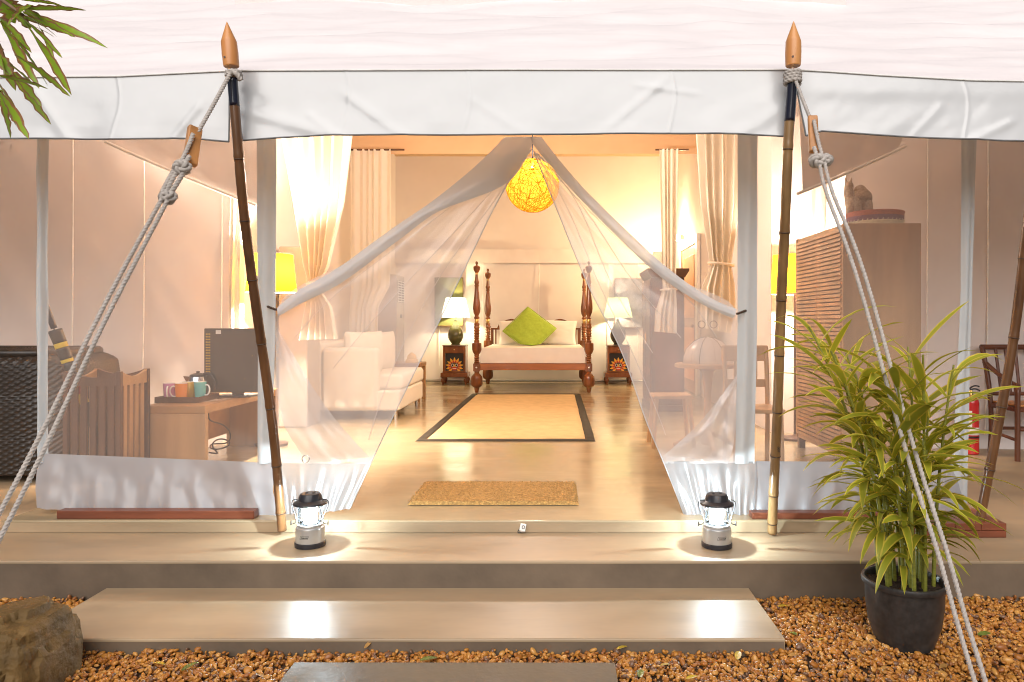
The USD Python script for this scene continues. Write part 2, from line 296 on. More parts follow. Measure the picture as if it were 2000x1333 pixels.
shade_mat('shade_white', (0.30, 0.31, 0.32), (0.85, 0.93, 1.0), 0.35)
shade_mat('shade_green', (0.20, 0.23, 0.14), (0.85, 0.92, 0.60), 0.15)
MATS['woven_glow'] = usdkit.material(stage, '/World/Looks/woven_glow', {
    'd': ('diffuse_bsdf', {'color': (0.03, 0.012, 0.001)}), 't': ('translucent_bsdf', {'color': (0.010, 0.0042, 0.0003)}), 'm': ('mix_closure', {'fac': 0.5}), 'e': ('emission', {'strength': 0.75}), 'a': ('add_closure', {}),
    'c': ('transparent_bsdf', {'color': (1, 0.96, 0.9)}), 'tc': ('texture_coordinate', {}), 'n': ('noise_texture', {'scale': 75.0, 'detail': 2}), 'r': ('rgb_ramp', {'ramp': [(0.36, (0.40, 0.09, 0.001)), (0.5, (0.66, 0.24, 0.006)), (0.62, (0.95, 0.50, 0.05))]}),
    'g': ('map_range', {'range_type': 'linear', 'from_min': 0.44, 'from_max': 0.60, 'to_min': 0.15, 'to_max': 0.42, 'clamp': True}), 'x': ('mix_closure', {})},
    [('tc.object', 'n.vector'), ('n.fac', 'g.value'), ('n.fac', 'r.fac'), ('r.color', 'e.color'), ('g.result', 'x.fac'), ('d.BSDF', 'm.closure1'), ('t.BSDF', 'm.closure2'), ('m.closure', 'a.closure1'), ('e.emission', 'a.closure2'), ('a.closure', 'x.closure1'), ('c.BSDF', 'x.closure2')], surface='x.closure')
MATS['woven_string'] = usdkit.material(stage, '/World/Looks/woven_string', {'d': ('diffuse_bsdf', {'color': (0.05, 0.02, 0.002)}), 'e': ('emission', {'color': (0.62, 0.20, 0.004), 'strength': 0.5}), 'a': ('add_closure', {})}, [('d.BSDF', 'a.closure1'), ('e.emission', 'a.closure2')], surface='a.closure')
shade_mat('sconce_glow', (0.9, 0.8, 0.6), (1.0, 0.80, 0.45), 3.0)
MATS['led_glow'] = usdkit.material(stage, '/World/Looks/led_glow', {'e': ('emission', {'color': (0.92, 0.95, 1.0), 'strength': 1.6})}, [], surface='e.emission')
MATS['bulb_glow'] = usdkit.material(stage, '/World/Looks/bulb_glow', {'e': ('emission', {'color': (1.0, 0.86, 0.55), 'strength': 8.0})}, [], surface='e.emission')
MATS['clear_globe'] = usdkit.material(stage, '/World/Looks/clear_globe', {'c': ('transparent_bsdf', {'color': (0.98, 0.99, 1.0)}), 'g': ('glossy_bsdf', {'color': (1, 1, 1), 'roughness': 0.05}), 'f': ('fresnel', {'IOR': 1.3}), 'm': ('mix_closure', {})},
    [('f.fac', 'm.fac'), ('c.BSDF', 'm.closure1'), ('g.BSDF', 'm.closure2')], surface='m.closure')
# ---------------------------------------------------------------- the setting
YF, YS, YL, ZS, ZL, ZG = 3.907, 3.437, 2.881, -0.064, -0.192, -0.247     # floor edge, step edge, lower step edge; heights
def edge_slab(x0, x1, y0, y1, z0, z1, c=0.008, n=60, seed=0):
    """Cast slab whose front arris is softened and slightly uneven."""
    xs = np.linspace(x0, x1, n); w = (meshkit.fbm(np.stack([xs * 3, xs * 0, xs * 0], -1), 3, seed) - 0.5) * 0.006
    rows = [(y1, z1, 0), (y0 + 0.25, z1, 0), (y0 + c, z1, 0.3), (y0 + c * 0.3, z1 - c * 0.3, 0.6), (y0, z1 - c, 1), (y0, z0, 1)]
    g = np.array([[(x, y - w[i] * k, z) for y, z, k in rows] for i, x in enumerate(xs)])
    v, f = grid(g); n0 = len(v); ends = []
    for i in (0, n - 1):
        a = i * len(rows); b = len(v); v = np.vstack([v, [[xs[i], y1, z0]]])
        ends += [[a + k, a + k + 1, b] for k in range(len(rows) - 1)]
    return v, np.vstack([f, ends])
struct('ground', grid(np.array([[(x, y, ZG - 0.012) for y in (-150, 1.5, 3.6, 250)] for x in (-200, -4, 4, 200)])), 'soil')
struct('floor', edge_slab(-3.02, 2.42, YF, 13.4, ZS - 0.03, 0.0, seed=1), 'polished_floor', smooth=40)
struct('veranda', edge_slab(-9, 9, YS, 9.0, ZG - 0.05, ZS, 0.009, 140, 2), 'concrete', smooth=40)
struct('step', edge_slab(-2.155, 0.916, YL, YS + 0.002, ZG - 0.06, ZL, 0.008, 60, 3), 'concrete', smooth=40)
for i in range(1): pass
# riser skins: rougher trowelled faces a few millimetres proud
def skin(x0, x1, y, z0, z1, seed):
    xs = np.linspace(x0, x1, 90); zs = np.linspace(z0, z1, 5)
    return grid(np.array([[(x, y - 0.004 - 0.004 * meshkit.fbm(np.array([x * 4, z * 30, seed]), 3, seed), z) for z in zs] for x in xs]))
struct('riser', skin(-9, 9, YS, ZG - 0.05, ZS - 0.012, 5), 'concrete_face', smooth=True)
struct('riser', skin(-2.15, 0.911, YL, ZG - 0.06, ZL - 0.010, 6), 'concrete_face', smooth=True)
struct('riser', skin(-3.01, 2.38, YF, ZS + 0.002, -0.010, 7), 'concrete', smooth=True)
sl = edge_slab(-1.0, 0.219, 2.15, 2.74, ZG - 0.06, ZG + 0.032, 0.012, 40, 4); sl[0][:, 1] = 2.15 + 2.74 - sl[0][:, 1]
single('stepping_stone', (sl[0], sl[1][:, ::-1]), 'slab_stone', 'grey brown rectangular stepping stone in the gravel at the bottom edge', 'stepping stone', smooth=40)
# gravel: pebbles as one uncountable mass
def pebble(seed):
    t = trimesh.creation.icosphere(2, 1.0); v = t.vertices * np.array([1.0, 0.78, 0.62])
    v = v * (0.86 + 0.28 * meshkit.fbm(v * 1.3 + seed * 9.1, 2, seed))[:, None]; return v, t.faces
pi = UsdGeom.PointInstancer.Define(stage, '/World/gravel'); data(pi.GetPrim(), kind='stuff')
protos = []
for k in range(10):
    m = usdkit.mesh(stage, f'/World/gravel/pebble_{k:03d}' if k else '/World/gravel/pebble', pebble(k), MATS[f'pebble_{[0, 0, 1, 2, 0, 1, 2, 0, 3, 4][k]}'], True); protos.append(m.GetPath())
pi.CreatePrototypesRel().SetTargets(protos)
pos, ori, sc, idx = [], [], [], []
for layer in range(3):
    n = [20000, 17000, 7000][layer]
    xs = NR.uniform(-2.75, 2.65, n); ys = NR.uniform(2.25, YS - 0.006, n)
    for x, y in zip(xs, ys):
        if -2.145 < x < 0.906 and y > YL - 0.004: continue
        if -0.99 < x < 0.209 and y < 2.73: continue
        if abs(x) > 0.82 * y + 0.3: continue
        s = 0.0080 * math.exp(NR.normal(0, 0.32)); q = NR.normal(size=4); q[1:3] *= 0.35; q /= np.linalg.norm(q)
        bump = 0.016 * (meshkit.noise(np.array([x * 4, y * 4, 0.0])) - 0.4)
        pos.append((x, y, ZG - 0.006 + layer * 0.0085 + bump)); ori.append(q); sc.append((s * NR.uniform(0.85, 1.35), s, s)); idx.append(int(NR.integers(10)))
pi.CreatePositionsAttr([Gf.Vec3f(*map(float, p)) for p in pos]); pi.CreateScalesAttr([Gf.Vec3f(*map(float, p)) for p in sc])
pi.CreateOrientationsAttr([Gf.Quath(*map(float, q)) for q in ori]); pi.CreateProtoIndicesAttr(idx)
# boulder
t = trimesh.creation.icosphere(5, 1.0); v = t.vertices; v = np.sign(v) * np.abs(v) ** 0.55
v = v * (0.80 + 0.36 * meshkit.fbm(v * 1.1 + 3, 5, 4))[:, None]; v = np.round(v * 3.5) / 3.5 * 0.38 + v * 0.62
v = v + 0.05 * (meshkit.fbm(v * 5, 4, 9) - 0.5)[:, None] * v
c = P(40, 1255, 2.62)
single('boulder', (v * np.array([0.175, 0.19, 0.20]) + np.array([c[0] - .045, c[1] + 0.02, ZG + 0.068]), t.faces), 'boulder', 'rough brown boulder at the left end of the lower step', 'rock', smooth=50)

# ---------------------------------------------------------------- the tent
T = thing('safari_tent', 'white canvas safari tent with netted front, fly roof and grey valance', 'tent', (0, 0, 0))
YV, YN, YM, YB = 3.55, 4.07, 6.5, 12.95          # valance, net front, main front wall, back wall
XL, XR, ZC = -2.92, 2.10, 4.10
# fly roof
xs = np.linspace(-8, 8, 220); ts = np.linspace(0, 1, 70) ** 1.5
def eave(x):
    px = VX + x * F / YV
    return np.interp(px, [-1500, 0, 230, 455, 1000, 1545, 1720, 1900, 2050, 3200], [2.26, 2.285, 2.298, 2.322, 2.33, 2.33, 2.30, 2.268, 2.262, 2.24])
XX, TT = np.meshgrid(xs, ts, indexing='ij'); Y = YV + TT * 6.4
Z = eave(XX) * (1 - TT) + 2.33 * TT + 0.60 * (Y - YV) - 0.10 * np.sin(PI * np.clip(TT * 1.2, 0, 1)) 
fold = meshkit.fbm(np.stack([XX * 0.55 + Y * 0.25, Y * 5.5 - XX * 0.9, XX * 0], -1), 4, 3) - 0.5
sweep = meshkit.fbm(np.stack([XX * 0.9, Y * 2.2 - XX * 0.3, XX * 0 + 5], -1), 3, 8) - 0.5
Z = Z + (0.10 * fold + 0.13 * sweep) * np.clip(TT * 12, 0.05, 1)
roof = grid(np.stack([XX, Y, Z], -1)); obj('fly_roof', roof, 'roof_canvas', T, True)
yr = np.linspace(YV + 6.4, 17, 8); zr = Z[:, -1:] - (yr[None] - YV - 6.4) * 0.62
obj('fly_roof', grid(np.stack([np.broadcast_to(xs[:, None], zr.shape), np.broadcast_to(yr[None], zr.shape), zr], -1)), 'roof_canvas', T, True)
# valance panels between the slits at the poles
vtop = [(-160, 152), (100, 151), (230, 150), (330, 145), (455, 139), (700, 138), (1000, 137), (1300, 137.5), (1548, 137), (1620, 141), (1720, 148), (1900, 158), (2010, 160), (2300, 168)]
vbot = [(-160, 276), (100, 274), (250, 275.5), (380, 273), (452, 280), (478, 278), (560, 272), (640, 268), (800, 267), (1000, 267), (1200, 265), (1400, 265), (1529, 271), (1568, 270), (1600, 260), (1700, 268), (1800, 273), (1950, 279), (2300, 284)]
def vy(pl, x): return np.interp(x, [p[0] for p in pl], [p[1] for p in pl])
def vdep(gx, v, s):
    w = meshkit.fbm(np.stack([gx / 90.0, v * 1.6 + gx / 260.0, gx * 0 + s], -1), 3, 5) - 0.5
    d = meshkit.fbm(np.stack([gx / 160.0 + v * 1.4, v * 0.7, gx * 0 + 2], -1), 2, 6) - 0.5
    cr = 0
    for (x0, v0, x1, v1, am, wd) in ((500, .62, 650, 1.0, .014, 14), (690, .45, 790, 1.02, .012, 11), (610, .7, 660, 1.0, .008, 9), (345, 1.0, 390, .55, .010, 9), (1195, .85, 1285, .25, .010, 10), (1255, .25, 1350, .36, .007, 8), (1440, 1.0, 1520, .6, .012, 16), (1895, 1.0, 1965, .70, .012, 9), (1620, .3, 2000, .16, .012, 22), (60, .1, 140, 1.0, .010, 12), (1780, .95, 1830, .5, .006, 8), (930, .5, 1010, .9, .006, 10)):
        dx, dy = x1 - x0, (v1 - v0) * 135; L = math.hypot(dx, dy); px_, py_ = gx - x0, (v - v0) * 135; tt = (px_ * dx + py_ * dy) / L ** 2; off = (px_ * -dy + py_ * dx) / L
        cr = cr + .55 * am * np.exp(-(off / wd) ** 2) * np.exp(-np.clip(np.abs(tt - .5) - .5, 0, 9) ** 2 * 30)
    seam = sum(.0022 * np.exp(-((gx - s_ - 8 * np.sin(v * 4)) / 3.0) ** 2) for s_ in (229, 675, 912, 1310, 1880))
    return YV - cr - seam - 0.035 * v - (0.010 * w + 0.020 * d) * np.clip(v * 2, 0, 1) - 0.02 * np.clip(v - 0.8, 0, 1) * np.sin(gx / 37.0)
for (x0t, x1t, x0b, x1b) in ((-160, 449, -160, 452), (450, 1545, 479, 1530), (1547, 2300, 1569, 2300)):
    nu, nv = 420, 44; u = np.linspace(0, 1, nu)[:, None]; v = np.linspace(0, 1, nv)[None]
    gx = (x0t + (x1t - x0t) * u) * (1 - v) + (x0b + (x1b - x0b) * u) * v
    gy = vy(vtop, gx) * (1 - v) + vy(vbot, gx) * v
    V = np.broadcast_to(v, gx.shape); D = vdep(gx, V, 1)
    pts = np.stack([(gx - VX) * YV / F, D, CH + (VY - gy) * YV / F], -1)
    pan = obj('valance', grid(pts), 'valance_canvas', T, True)
    q = pts[:, -1]; obj('hem', tube(q, 0.0045, 8), 'hem_tape', pan, True)
    if x0t != -160: obj('hem', tube(pts[0, 6:], 0.004, 6), 'hem_tape', pan, True)
    if x1t != 2300: obj('hem', tube(pts[-1, 6:], 0.004, 6), 'hem_tape', pan, True)
    obj('top_seam', tube(pts[:, 0] + [0, -0.004, 0], 0.004, 6), 'seam', pan, True)
# inner walls and ceiling
def wall(x0, y0, x1, y1, z0, z1, nu, nv, amp, seed, sag=0):
    U, V = np.meshgrid(np.linspace(0, 1, nu), np.linspace(0, 1, nv), indexing='ij')
    L = math.hypot(x1 - x0, y1 - y0); nx, ny = (y1 - y0) / L, -(x1 - x0) / L
    w = wob(U, V, L * 1.2, (z1 - z0) * 0.8, amp, seed) + 0.4 * wob(U + V * 0.4, V, L * 4, 2.5, amp, seed + 1)
    return grid(np.stack([x0 + (x1 - x0) * U + nx * w, y0 + (y1 - y0) * U + ny * w, z0 + (z1 - z0) * V], -1))
bw = obj('back_wall', wall(XL, YB, XR, YB, 0.0, ZC, 80, 60, 0.02, 1), 'wall_canvas', T, True)
U, V = np.meshgrid(np.linspace(0, 1, 120), np.linspace(0, 1, 6), indexing='ij')
zb, zt = P(0, 515, YB)[2], P(0, 488, YB)[2]
obj('flap_band', grid(np.stack([XL + (XR - XL) * U, YB - 0.045 - 0.02 * (1 - V) + wob(U, V, 30, 1, 0.012, 4), zb + (zt - zb) * V], -1)), 'wall_canvas', bw, True)
for px in (858, 942, 1052, 1188, 1246):
    x = P(px, 0, YB - 0.04)[0]; obj('wall_seam', tube([(x, YB - 0.045, 0.3), (x, YB - 0.045, 1.2), (x + 0.01, YB - 0.045, zb)], 0.006, 6), 'seam', bw, True)
obj('base_rail', tube([(XL + 0.05, YB - 0.10, 0.035), (XR - 0.05, YB - 0.10, 0.035)], 0.022, 10), 'steel_grey', bw, True)
obj('side_wall', wall(XL, YM, XL, YB, 0.0, ZC, 90, 50, 0.015, 2), 'wall_canvas', T, True)
sw = obj('side_wall', wall(XR, YB, XR, 7.02, 0.0, ZC, 90, 50, 0.012, 3), 'wall_canvas', T, True)
obj('side_wall', wall(XR, 7.02, 2.62, 7.02, 0.0, ZC, 20, 40, 0.006, 13), 'wall_canvas', T, True)
obj('side_wall', wall(2.62, 7.02, 2.62, YM, 0.0, ZC, 20, 40, 0.006, 14), 'wall_canvas', T, True)
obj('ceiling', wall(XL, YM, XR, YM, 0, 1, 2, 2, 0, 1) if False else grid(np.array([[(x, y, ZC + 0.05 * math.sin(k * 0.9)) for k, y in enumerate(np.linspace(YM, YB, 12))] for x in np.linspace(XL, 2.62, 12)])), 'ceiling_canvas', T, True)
# front wall of the main room: a header over the wide opening and canvas on each side along the veranda
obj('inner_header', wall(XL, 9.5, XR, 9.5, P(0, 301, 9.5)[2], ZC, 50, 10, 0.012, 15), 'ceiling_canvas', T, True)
obj('front_header', wall(XL, YM, 2.62, YM, 2.95, ZC, 40, 12, 0.01, 5), 'wall_canvas', T, True)
XO0, XO1 = P(452, 0, YM)[0], 2.62
obj('front_wall', wall(-9.5, YM + 0.02, XO0, YM, ZS, 3.9, 160, 60, 0.05, 6), 'wall_canvas', T, True)
obj('front_wall', wall(XO1, YM, 9.5, YM - 0.12, ZS, 3.9, 160, 60, 0.05, 7), 'wall_canvas', T, True)
for px in (142, 281, 433, 1812, 1930):
    p0, p1 = P(px, 240, YM - 0.05), P(px - 5, 850, YM - 0.05)
    obj('wall_cord', tube(bez([p0, (p0 + p1) / 2 + [0.01, 0, 0], p1], 12), 0.0075, 6), 'seam', T, True)
# slanting canvas eaves that hang inside the porch
ed = lambda U, V: 5.6 + 0.25 * U + wob(U, V, 5, 3, 0.03, 12)
obj('inner_eave', patch([(150, 200), (205, 276)], [(520, 200), (500, 402)], 40, 20, ed), 'wall_canvas', T, True)
a, b = P(205, 277, 5.58), P(500, 402, 5.83); obj('eave_hem', tube(bez([a, (a + b) / 2 + [0, 0, -0.01], b], 20), 0.012, 8), 'seam', T, True)
obj('inner_eave', patch([(1550, 200), (1557, 378)], [(1800, 200), (1770, 284)], 40, 20, ed), 'wall_canvas', T, True)
a, b = P(1557, 379, 5.58), P(1770, 285, 5.83); obj('eave_hem', tube(bez([a, (a + b) / 2 + [0, 0, -0.01], b], 20), 0.012, 8), 'seam', T, True)
# netted porch front
def nd(seed, amp=0.02, base=YN): return lambda U, V: base + wob(U, V, 5, 2.0, amp, seed)
obj('net_panel', patch([(86, 200), (86, 892)], [(505, 200), (505, 905)], 40, 40, nd(20)), 'net_fine', T, True)
obj('net_panel', patch([(1476, 200), (1476, 905)], [(1895, 200), (1862, 905)], 40, 40, nd(21)), 'net_fine', T, True)
bd = lambda s: (lambda U, V: (YN - 0.02 + 0.02 * np.cos(U * PI * 2 + V) * 0.6 + wob(U, V, 3, 5, 0.012, s)))
obj('net_band', patch([(70, 200), (70, 640), (72, 905)], [(93, 200), (90, 640), (92, 905)], 10, 50, bd(30)), 'band_cloth', T, True)
obj('net_band', patch([(500, 200), (502, 640), (502, 906)], [(539, 200), (537, 640), (530, 906)], 12, 50, bd(31)), 'band_cloth', T, True)
obj('net_band', patch([(1442, 200), (1441, 640), (1436, 906)], [(1481, 200), (1480, 640), (1474, 906)], 12, 50, bd(32)), 'band_cloth', T, True)
obj('net_band', patch([(1881, 200), (1878, 560), (1856, 1000)], [(1911, 200), (1900, 560), (1888, 1000)], 10, 50, bd(33)), 'band_cloth', T, True)
def sk(seed, a=0.035): return lambda U, V: YN - 0.01 - 0.03 * V + wob(U, V, 9, 0.9, a, seed) * np.clip(V * 2.5, 0.1, 1) + 0.010 * np.sin(U * 60 + 2 * V) * V
obj('skirt', patch([(72, 887), (70, 960), (72, 992)], [(533, 906), (535, 960), (552, 1006)], 110, 24, sk(40)), 'skirt_cloth', T, True)
obj('skirt', patch([(1478, 902), (1474, 960), (1468, 1006)], [(1862, 905), (1875, 960), (1886, 1003)], 90, 24, sk(41)), 'skirt_cloth', T, True)
# header strip above the door and the flaps that are tied aside
def fl(seed, b=YN, amp=0.03): return lambda U, V: b + wob(U, V, 4, 2.2, amp, seed) * np.clip(U * 3, 0.15, 1)
lf = obj('door_flap', patch([(1012, 283), (860, 385), (700, 500), (542, 606), (538, 660), (538, 905)], [(1038, 292), (985, 370), (905, 530), (828, 690), (760, 830), (724, 906)], 50, 70, fl(50, YN - 0.015), True), 'net', T, True)
obj('hem_band', patch([(985, 268), (930, 322), (850, 388), (760, 450), (640, 535), (585, 565), (540, 600)], [(1044, 268), (1000, 348), (844, 420), (770, 475), (650, 562), (590, 592), (543, 618)], 14, 60, lambda U, V: YN - 0.05 - 0.018 * np.sin(U * PI) + wob(U, V, 2, 8, 0.012, 51), True), 'net_hem', lf, True)
obj('fold', patch([(539, 645), (540, 760), (556, 830), (605, 906)], [(541, 640), (585, 715), (640, 800), (724, 892)], 24, 30, lambda U, V: YN - 0.07 + wob(U, V, 3, 3, 0.035, 52), True), 'net_double', lf, True)
obj('free_edge', tube([P(x, y, YN - 0.02) for x, y in along([(1038, 292), (985, 370), (905, 530), (828, 690), (760, 830), (724, 906), (684, 992)], np.linspace(0, 1, 60), True)], 0.0035, 6), 'net_hem', lf, True)
for k, pts_ in enumerate((((1036, 296), (960, 400), (860, 540), (780, 690), (720, 860)), ((1030, 298), (900, 440), (760, 590), (650, 720)), ((1026, 296), (820, 450), (640, 590), (575, 660)))): obj('gather', tube([P(x, y, YN - .022) for x, y in along(pts_, np.linspace(0, 1, 40), True)], 0.0022, 5), 'net_double', lf, True)
obj('flap_skirt', patch([(530, 906), (552, 1006)], [(724, 906), (684, 994)], 50, 16, sk(53, 0.03)), 'skirt_sheer', lf, True)
rf = obj('door_flap', patch([(1040, 290), (1150, 420), (1300, 535), (1438, 612), (1440, 700), (1440, 905)], [(1042, 295), (1090, 415), (1150, 560), (1215, 690), (1265, 830), (1297, 906)], 50, 70, fl(54, YN - 0.015), True), 'net', T, True)
obj('hem_band', patch([(1058, 268), (1120, 345), (1240, 465), (1300, 520), (1400, 588), (1440, 604)], [(1030, 268), (1100, 352), (1222, 478), (1290, 540), (1390, 604), (1432, 622)], 14, 60, lambda U, V: YN - 0.05 - 0.018 * np.sin(U * PI) + wob(U, V, 2, 8, 0.012, 55), True), 'net_hem', rf, True)
obj('fold', patch([(1440, 730), (1400, 785), (1350, 842), (1296, 888)], [(1438, 740), (1438, 800), (1434, 860), (1420, 906)], 24, 30, lambda U, V: YN - 0.06 + wob(U, V, 3, 3, 0.035, 56), True), 'net_double', rf, True)
obj('free_edge', tube([P(x, y, YN - 0.02) for x, y in along([(1042, 295), (1090, 415), (1150, 560), (1215, 690), (1265, 830), (1297, 906), (1337, 1008)], np.linspace(0, 1, 60), True)], 0.0035, 6), 'net_hem', rf, True)
for k, pts_ in enumerate((((1044, 298), (1105, 400), (1172, 560), (1240, 700), (1300, 850)), ((1046, 298), (1120, 385), (1195, 555), (1275, 690)), ((1050, 300), (1150, 420), (1230, 540), (1330, 660)), ((1048, 300), (1200, 460), (1340, 580), (1400, 660)))): obj('gather', tube([P(x, y, YN - .022) for x, y in along(pts_, np.linspace(0, 1, 40), True)], 0.0024, 5), 'net_double', rf, True)
obj('flap_skirt', patch([(1297, 903), (1337, 1010)], [(1480, 903), (1472, 1004)], 50, 16, sk(57, 0.03)), 'skirt_sheer', rf, True)
a = np.arange(20) / 19 * 2 * PI; c = P(597, 897, YN - 0.12)
obj('ring', tube(np.stack([c[0] + 0.02 * np.cos(a), np.full(20, c[1]), c[2] + 0.02 * np.sin(a)], -1), 0.0028, 6, cap=False), 'chrome', lf, True)
for q, s in ((P(541, 606, YN - 0.05), -1), (P(1438, 614, YN - 0.05), 1)):
    obj('tie_cord', rope([q, q + [0.03 * s, -0.01, 0.012], q + [0.06 * s, 0.02, 0.02]], 0.007), 'bamboo_ring', lf if s < 0 else rf, True)
# timber sills at the foot of the net
def plank(x0, x1, y0, y1, z0, z1, nm, lab, n=1):
    t = thing(nm, lab, 'timber sill', ((x0 + x1) / 2, (y0 + y1) / 2, z0)); w = (y1 - y0) / n
    for k in range(n): obj('board', shift(box(x0, x1, y0 + k * w + 0.0015, y0 + (k + 1) * w - 0.0015, z0, z1 - 0.002 * (k % 2), 0.004), (-(x0 + x1) / 2, -(y0 + y1) / 2, -z0)), 'red_plank', t)
    return t
plank(P(112, 0, 3.94)[0], P(497, 0, 3.94)[0], 3.93, 4.0, 0.0, 0.045, 'timber_sill', 'long reddish timber sill along the foot of the left net skirt')
plank(P(1468, 0, 3.94)[0], 1.98, 3.93, 4.0, 0.0, 0.035, 'timber_sill', 'reddish timber sill along the foot of the right net skirt')
t = thing('timber_block', 'reddish brown timber block of boards beside the far right bamboo pole', 'timber block', (2.2, 3.95, ZS))
xs_ = [1.93, 2.115, 2.25, 2.385]
for k in range(3): obj('board', shift(box(xs_[k] + 0.001, xs_[k + 1] - 0.001, 3.80, 4.12, 0.040, 0.078, 0.003), (-2.2, -3.95, 0)), 'red_plank', t)
obj('beam', shift(box(1.93, 2.385, 3.803, 4.117, 0.0, 0.038, 0.003), (-2.2, -3.95, 0)), 'red_plank', t)
# ---------------------------------------------------------------- poles and ropes
def pole(pts, ds, rad, nodes, m, label, tip=None, tape=None, mark=False):
    p = bez([P(x, y, d) for (x, y), d in zip(pts, ds)], 160); base = p[0].copy()
    t = thing('bamboo_pole', label, 'bamboo pole', base, group=None)
    q = p - base; s = np.linspace(0, 1, 160); r = np.full(160, rad) * np.interp(s, [0, 1], [1.0, 0.93]) * (1 + 0.05 * (meshkit.noise(np.stack([s * 14, s * 0, s * 0 + rad], -1)) - 0.5))
    for nd_ in nodes: r = r * (1 + 0.10 * np.exp(-((s - nd_) / 0.006) ** 2) - 0.05 * np.exp(-((s - nd_ + 0.012) / 0.006) ** 2))
    obj('culm', tube(q, r, 20), m, t, True)
    for nd_ in nodes:
        k = int(nd_ * 159); tt = (q[min(k + 1, 159)] - q[k - 1]); tt /= np.linalg.norm(tt)
        obj('node_ring', tube([q[k] - tt * 0.003, q[k] + tt * 0.003], r[k] * 1.02, 20), 'bamboo_ring', t, True)
    if tape:
        k0, k1 = (int(x * 159) for x in tape); obj('tape', tube(q[k0:k1], r[k0:k1] * 1.03, 20), 'black_tape', t, True)
    if tip:
        a, b = P(*tip[0], ds[-1]) - base, P(*tip[1], ds[-1]) - base; L = np.linalg.norm(b - a); h = (b - a) / L
        f = [0, 0.02, 0.3, 0.55, 0.62, 0.8, 0.97, 1.0]; rr = [0.033, 0.036, 0.038, 0.036, 0.031, 0.017, 0.004, 0.001]
        obj('wooden_tip', tube([a + h * L * k for k in f], rr, 14), 'tip_wood', t, 40)
        obj('peg_hole', tube([a + h * L * .16 + [-.013, -.037, 0], a + h * L * .16 + [-.013, -.030, 0]], 0.005, 8), 'dark_wood', t)
    return t
pole([(551, 1036), (543, 940), (531, 820), (509, 660), (492, 540), (474, 390), (463, 265), (457, 195), (453, 140)], [3.84, 3.78, 3.72, 3.65, 3.6, 3.52, 3.47, 3.455, 3.44], 0.0245, [0.045, 0.16, 0.295, 0.44, 0.575, 0.70, 0.83], 'bamboo_dark', 'dark brown bamboo pole with pointed wooden tip standing by the left lantern', ((452, 131), (443, 43)), (0.935, 0.995))
pr = pole([(1508, 1041), (1511, 960), (1516, 860), (1522, 700), (1527, 560), (1534, 416), (1540, 265), (1545, 195), (1548, 145)], [3.84, 3.78, 3.72, 3.65, 3.6, 3.52, 3.47, 3.455, 3.44], 0.0255, [0.03, 0.10, 0.19, 0.295, 0.42, 0.54, 0.68, 0.855], 'bamboo_tan', 'speckled tan bamboo pole with pointed wooden tip standing behind the right lantern', ((1549, 130), (1550, 42)), (0.91, 0.995))
tx = meshkit.text_mesh('007', 0.011, 0.001, True); v = np.array(tx.vertices); base = P(1508, 1041, 3.84); c0 = P(1517, 871, 3.726) - base
obj('marking', (np.stack([c0[0] + v[:, 1] - 0.004, np.full(len(v), c0[1] - 0.0268) - v[:, 2], c0[2] - v[:, 0] * 1.0], -1), np.array(tx.faces)), 'ink', pr)
pole([(1910, 1036), (1934, 912), (1957, 792), (1977, 680), (1998, 515), (2020, 330), (2045, 120)], [3.86, 3.82, 3.8, 3.78, 3.74, 3.68, 3.6], 0.0245, [0.14, 0.28, 0.43, 0.6, 0.8], 'bamboo_dark', 'brown bamboo pole leaning out of the frame beside the timber block')
# guy ropes
def knot(c, r, rr, seed, squash=(1, .8, .8)):
    a = np.linspace(0, 2 * PI * 3, 150); q = np.stack([(r * (0.75 + 0.35 * np.cos(a * 1.667))) * np.cos(a), 0.55 * r * np.sin(a * 1.667 + seed), (r * (0.75 + 0.35 * np.cos(a * 1.667))) * np.sin(a)], -1) * squash
    return rope(q + c, rr, 0.022)
def sagline(px, ds, n=60): return bez([P(x, y, d) for (x, y), d in zip(px, ds)], n)
g1 = thing('guy_rope', 'grey twisted double guy rope running down left from the dark bamboo pole', 'rope', (0, 0, 0))
top = P(451, 142, 3.42); tg0, tg1 = P(385, 262, 3.24), P(372, 312, 3.18)
obj('line', rope(np.array([top, (top + tg0) / 2 + [0, 0, -.003], tg0]), 0.0095), 'rope_fibre', g1, True)
a = np.linspace(0, 4 * PI, 80); obj('lashing', rope(np.stack([top[0] + 0.030 * np.cos(a), 3.45 + 0.032 * np.sin(a), top[2] - 0.012 + 0.022 * a / (4 * PI)], -1), 0.011), 'rope_fibre', g1, True)
obj('rope_end', rope(np.array([top + [0.02, -0.02, 0], top + [0.045, -0.03, -0.02], top + [0.058, -0.02, -0.045]]), 0.012), 'rope_fibre', g1, True)
def toggle(a, b, w, th, ax):
    a, b = np.asarray(a), np.asarray(b); h = b - a; L = np.linalg.norm(h); h /= L; s = np.cross(h, ax); s /= np.linalg.norm(s); n = np.cross(s, h)
    m = soft_box(-w, w, -th, th, -L * .5, L * .5, 0.008); v = m[0]; v = np.stack([v[:, 0] * (1 - 0.12 * np.cos(v[:, 2] / L * PI)), v[:, 1], v[:, 2]], 1)
    return (a + b) / 2 + v[:, :1] * s + v[:, 1:2] * n + v[:, 2:3] * h, m[1]
obj('toggle', toggle(P(381, 250, 3.25), P(371, 322, 3.17), 0.016, 0.030, (0.8, 1, 0)), 'toggle_wood', g1, 40)
obj('line', rope(sagline([(377, 262), (362, 300), (352, 320)], [3.2, 3.15, 3.12]), 0.0095), 'rope_fibre', g1, True)
obj('line', rope(sagline([(370, 305), (364, 316), (358, 325)], [3.15, 3.13, 3.11]), 0.0095), 'rope_fibre', g1, True)
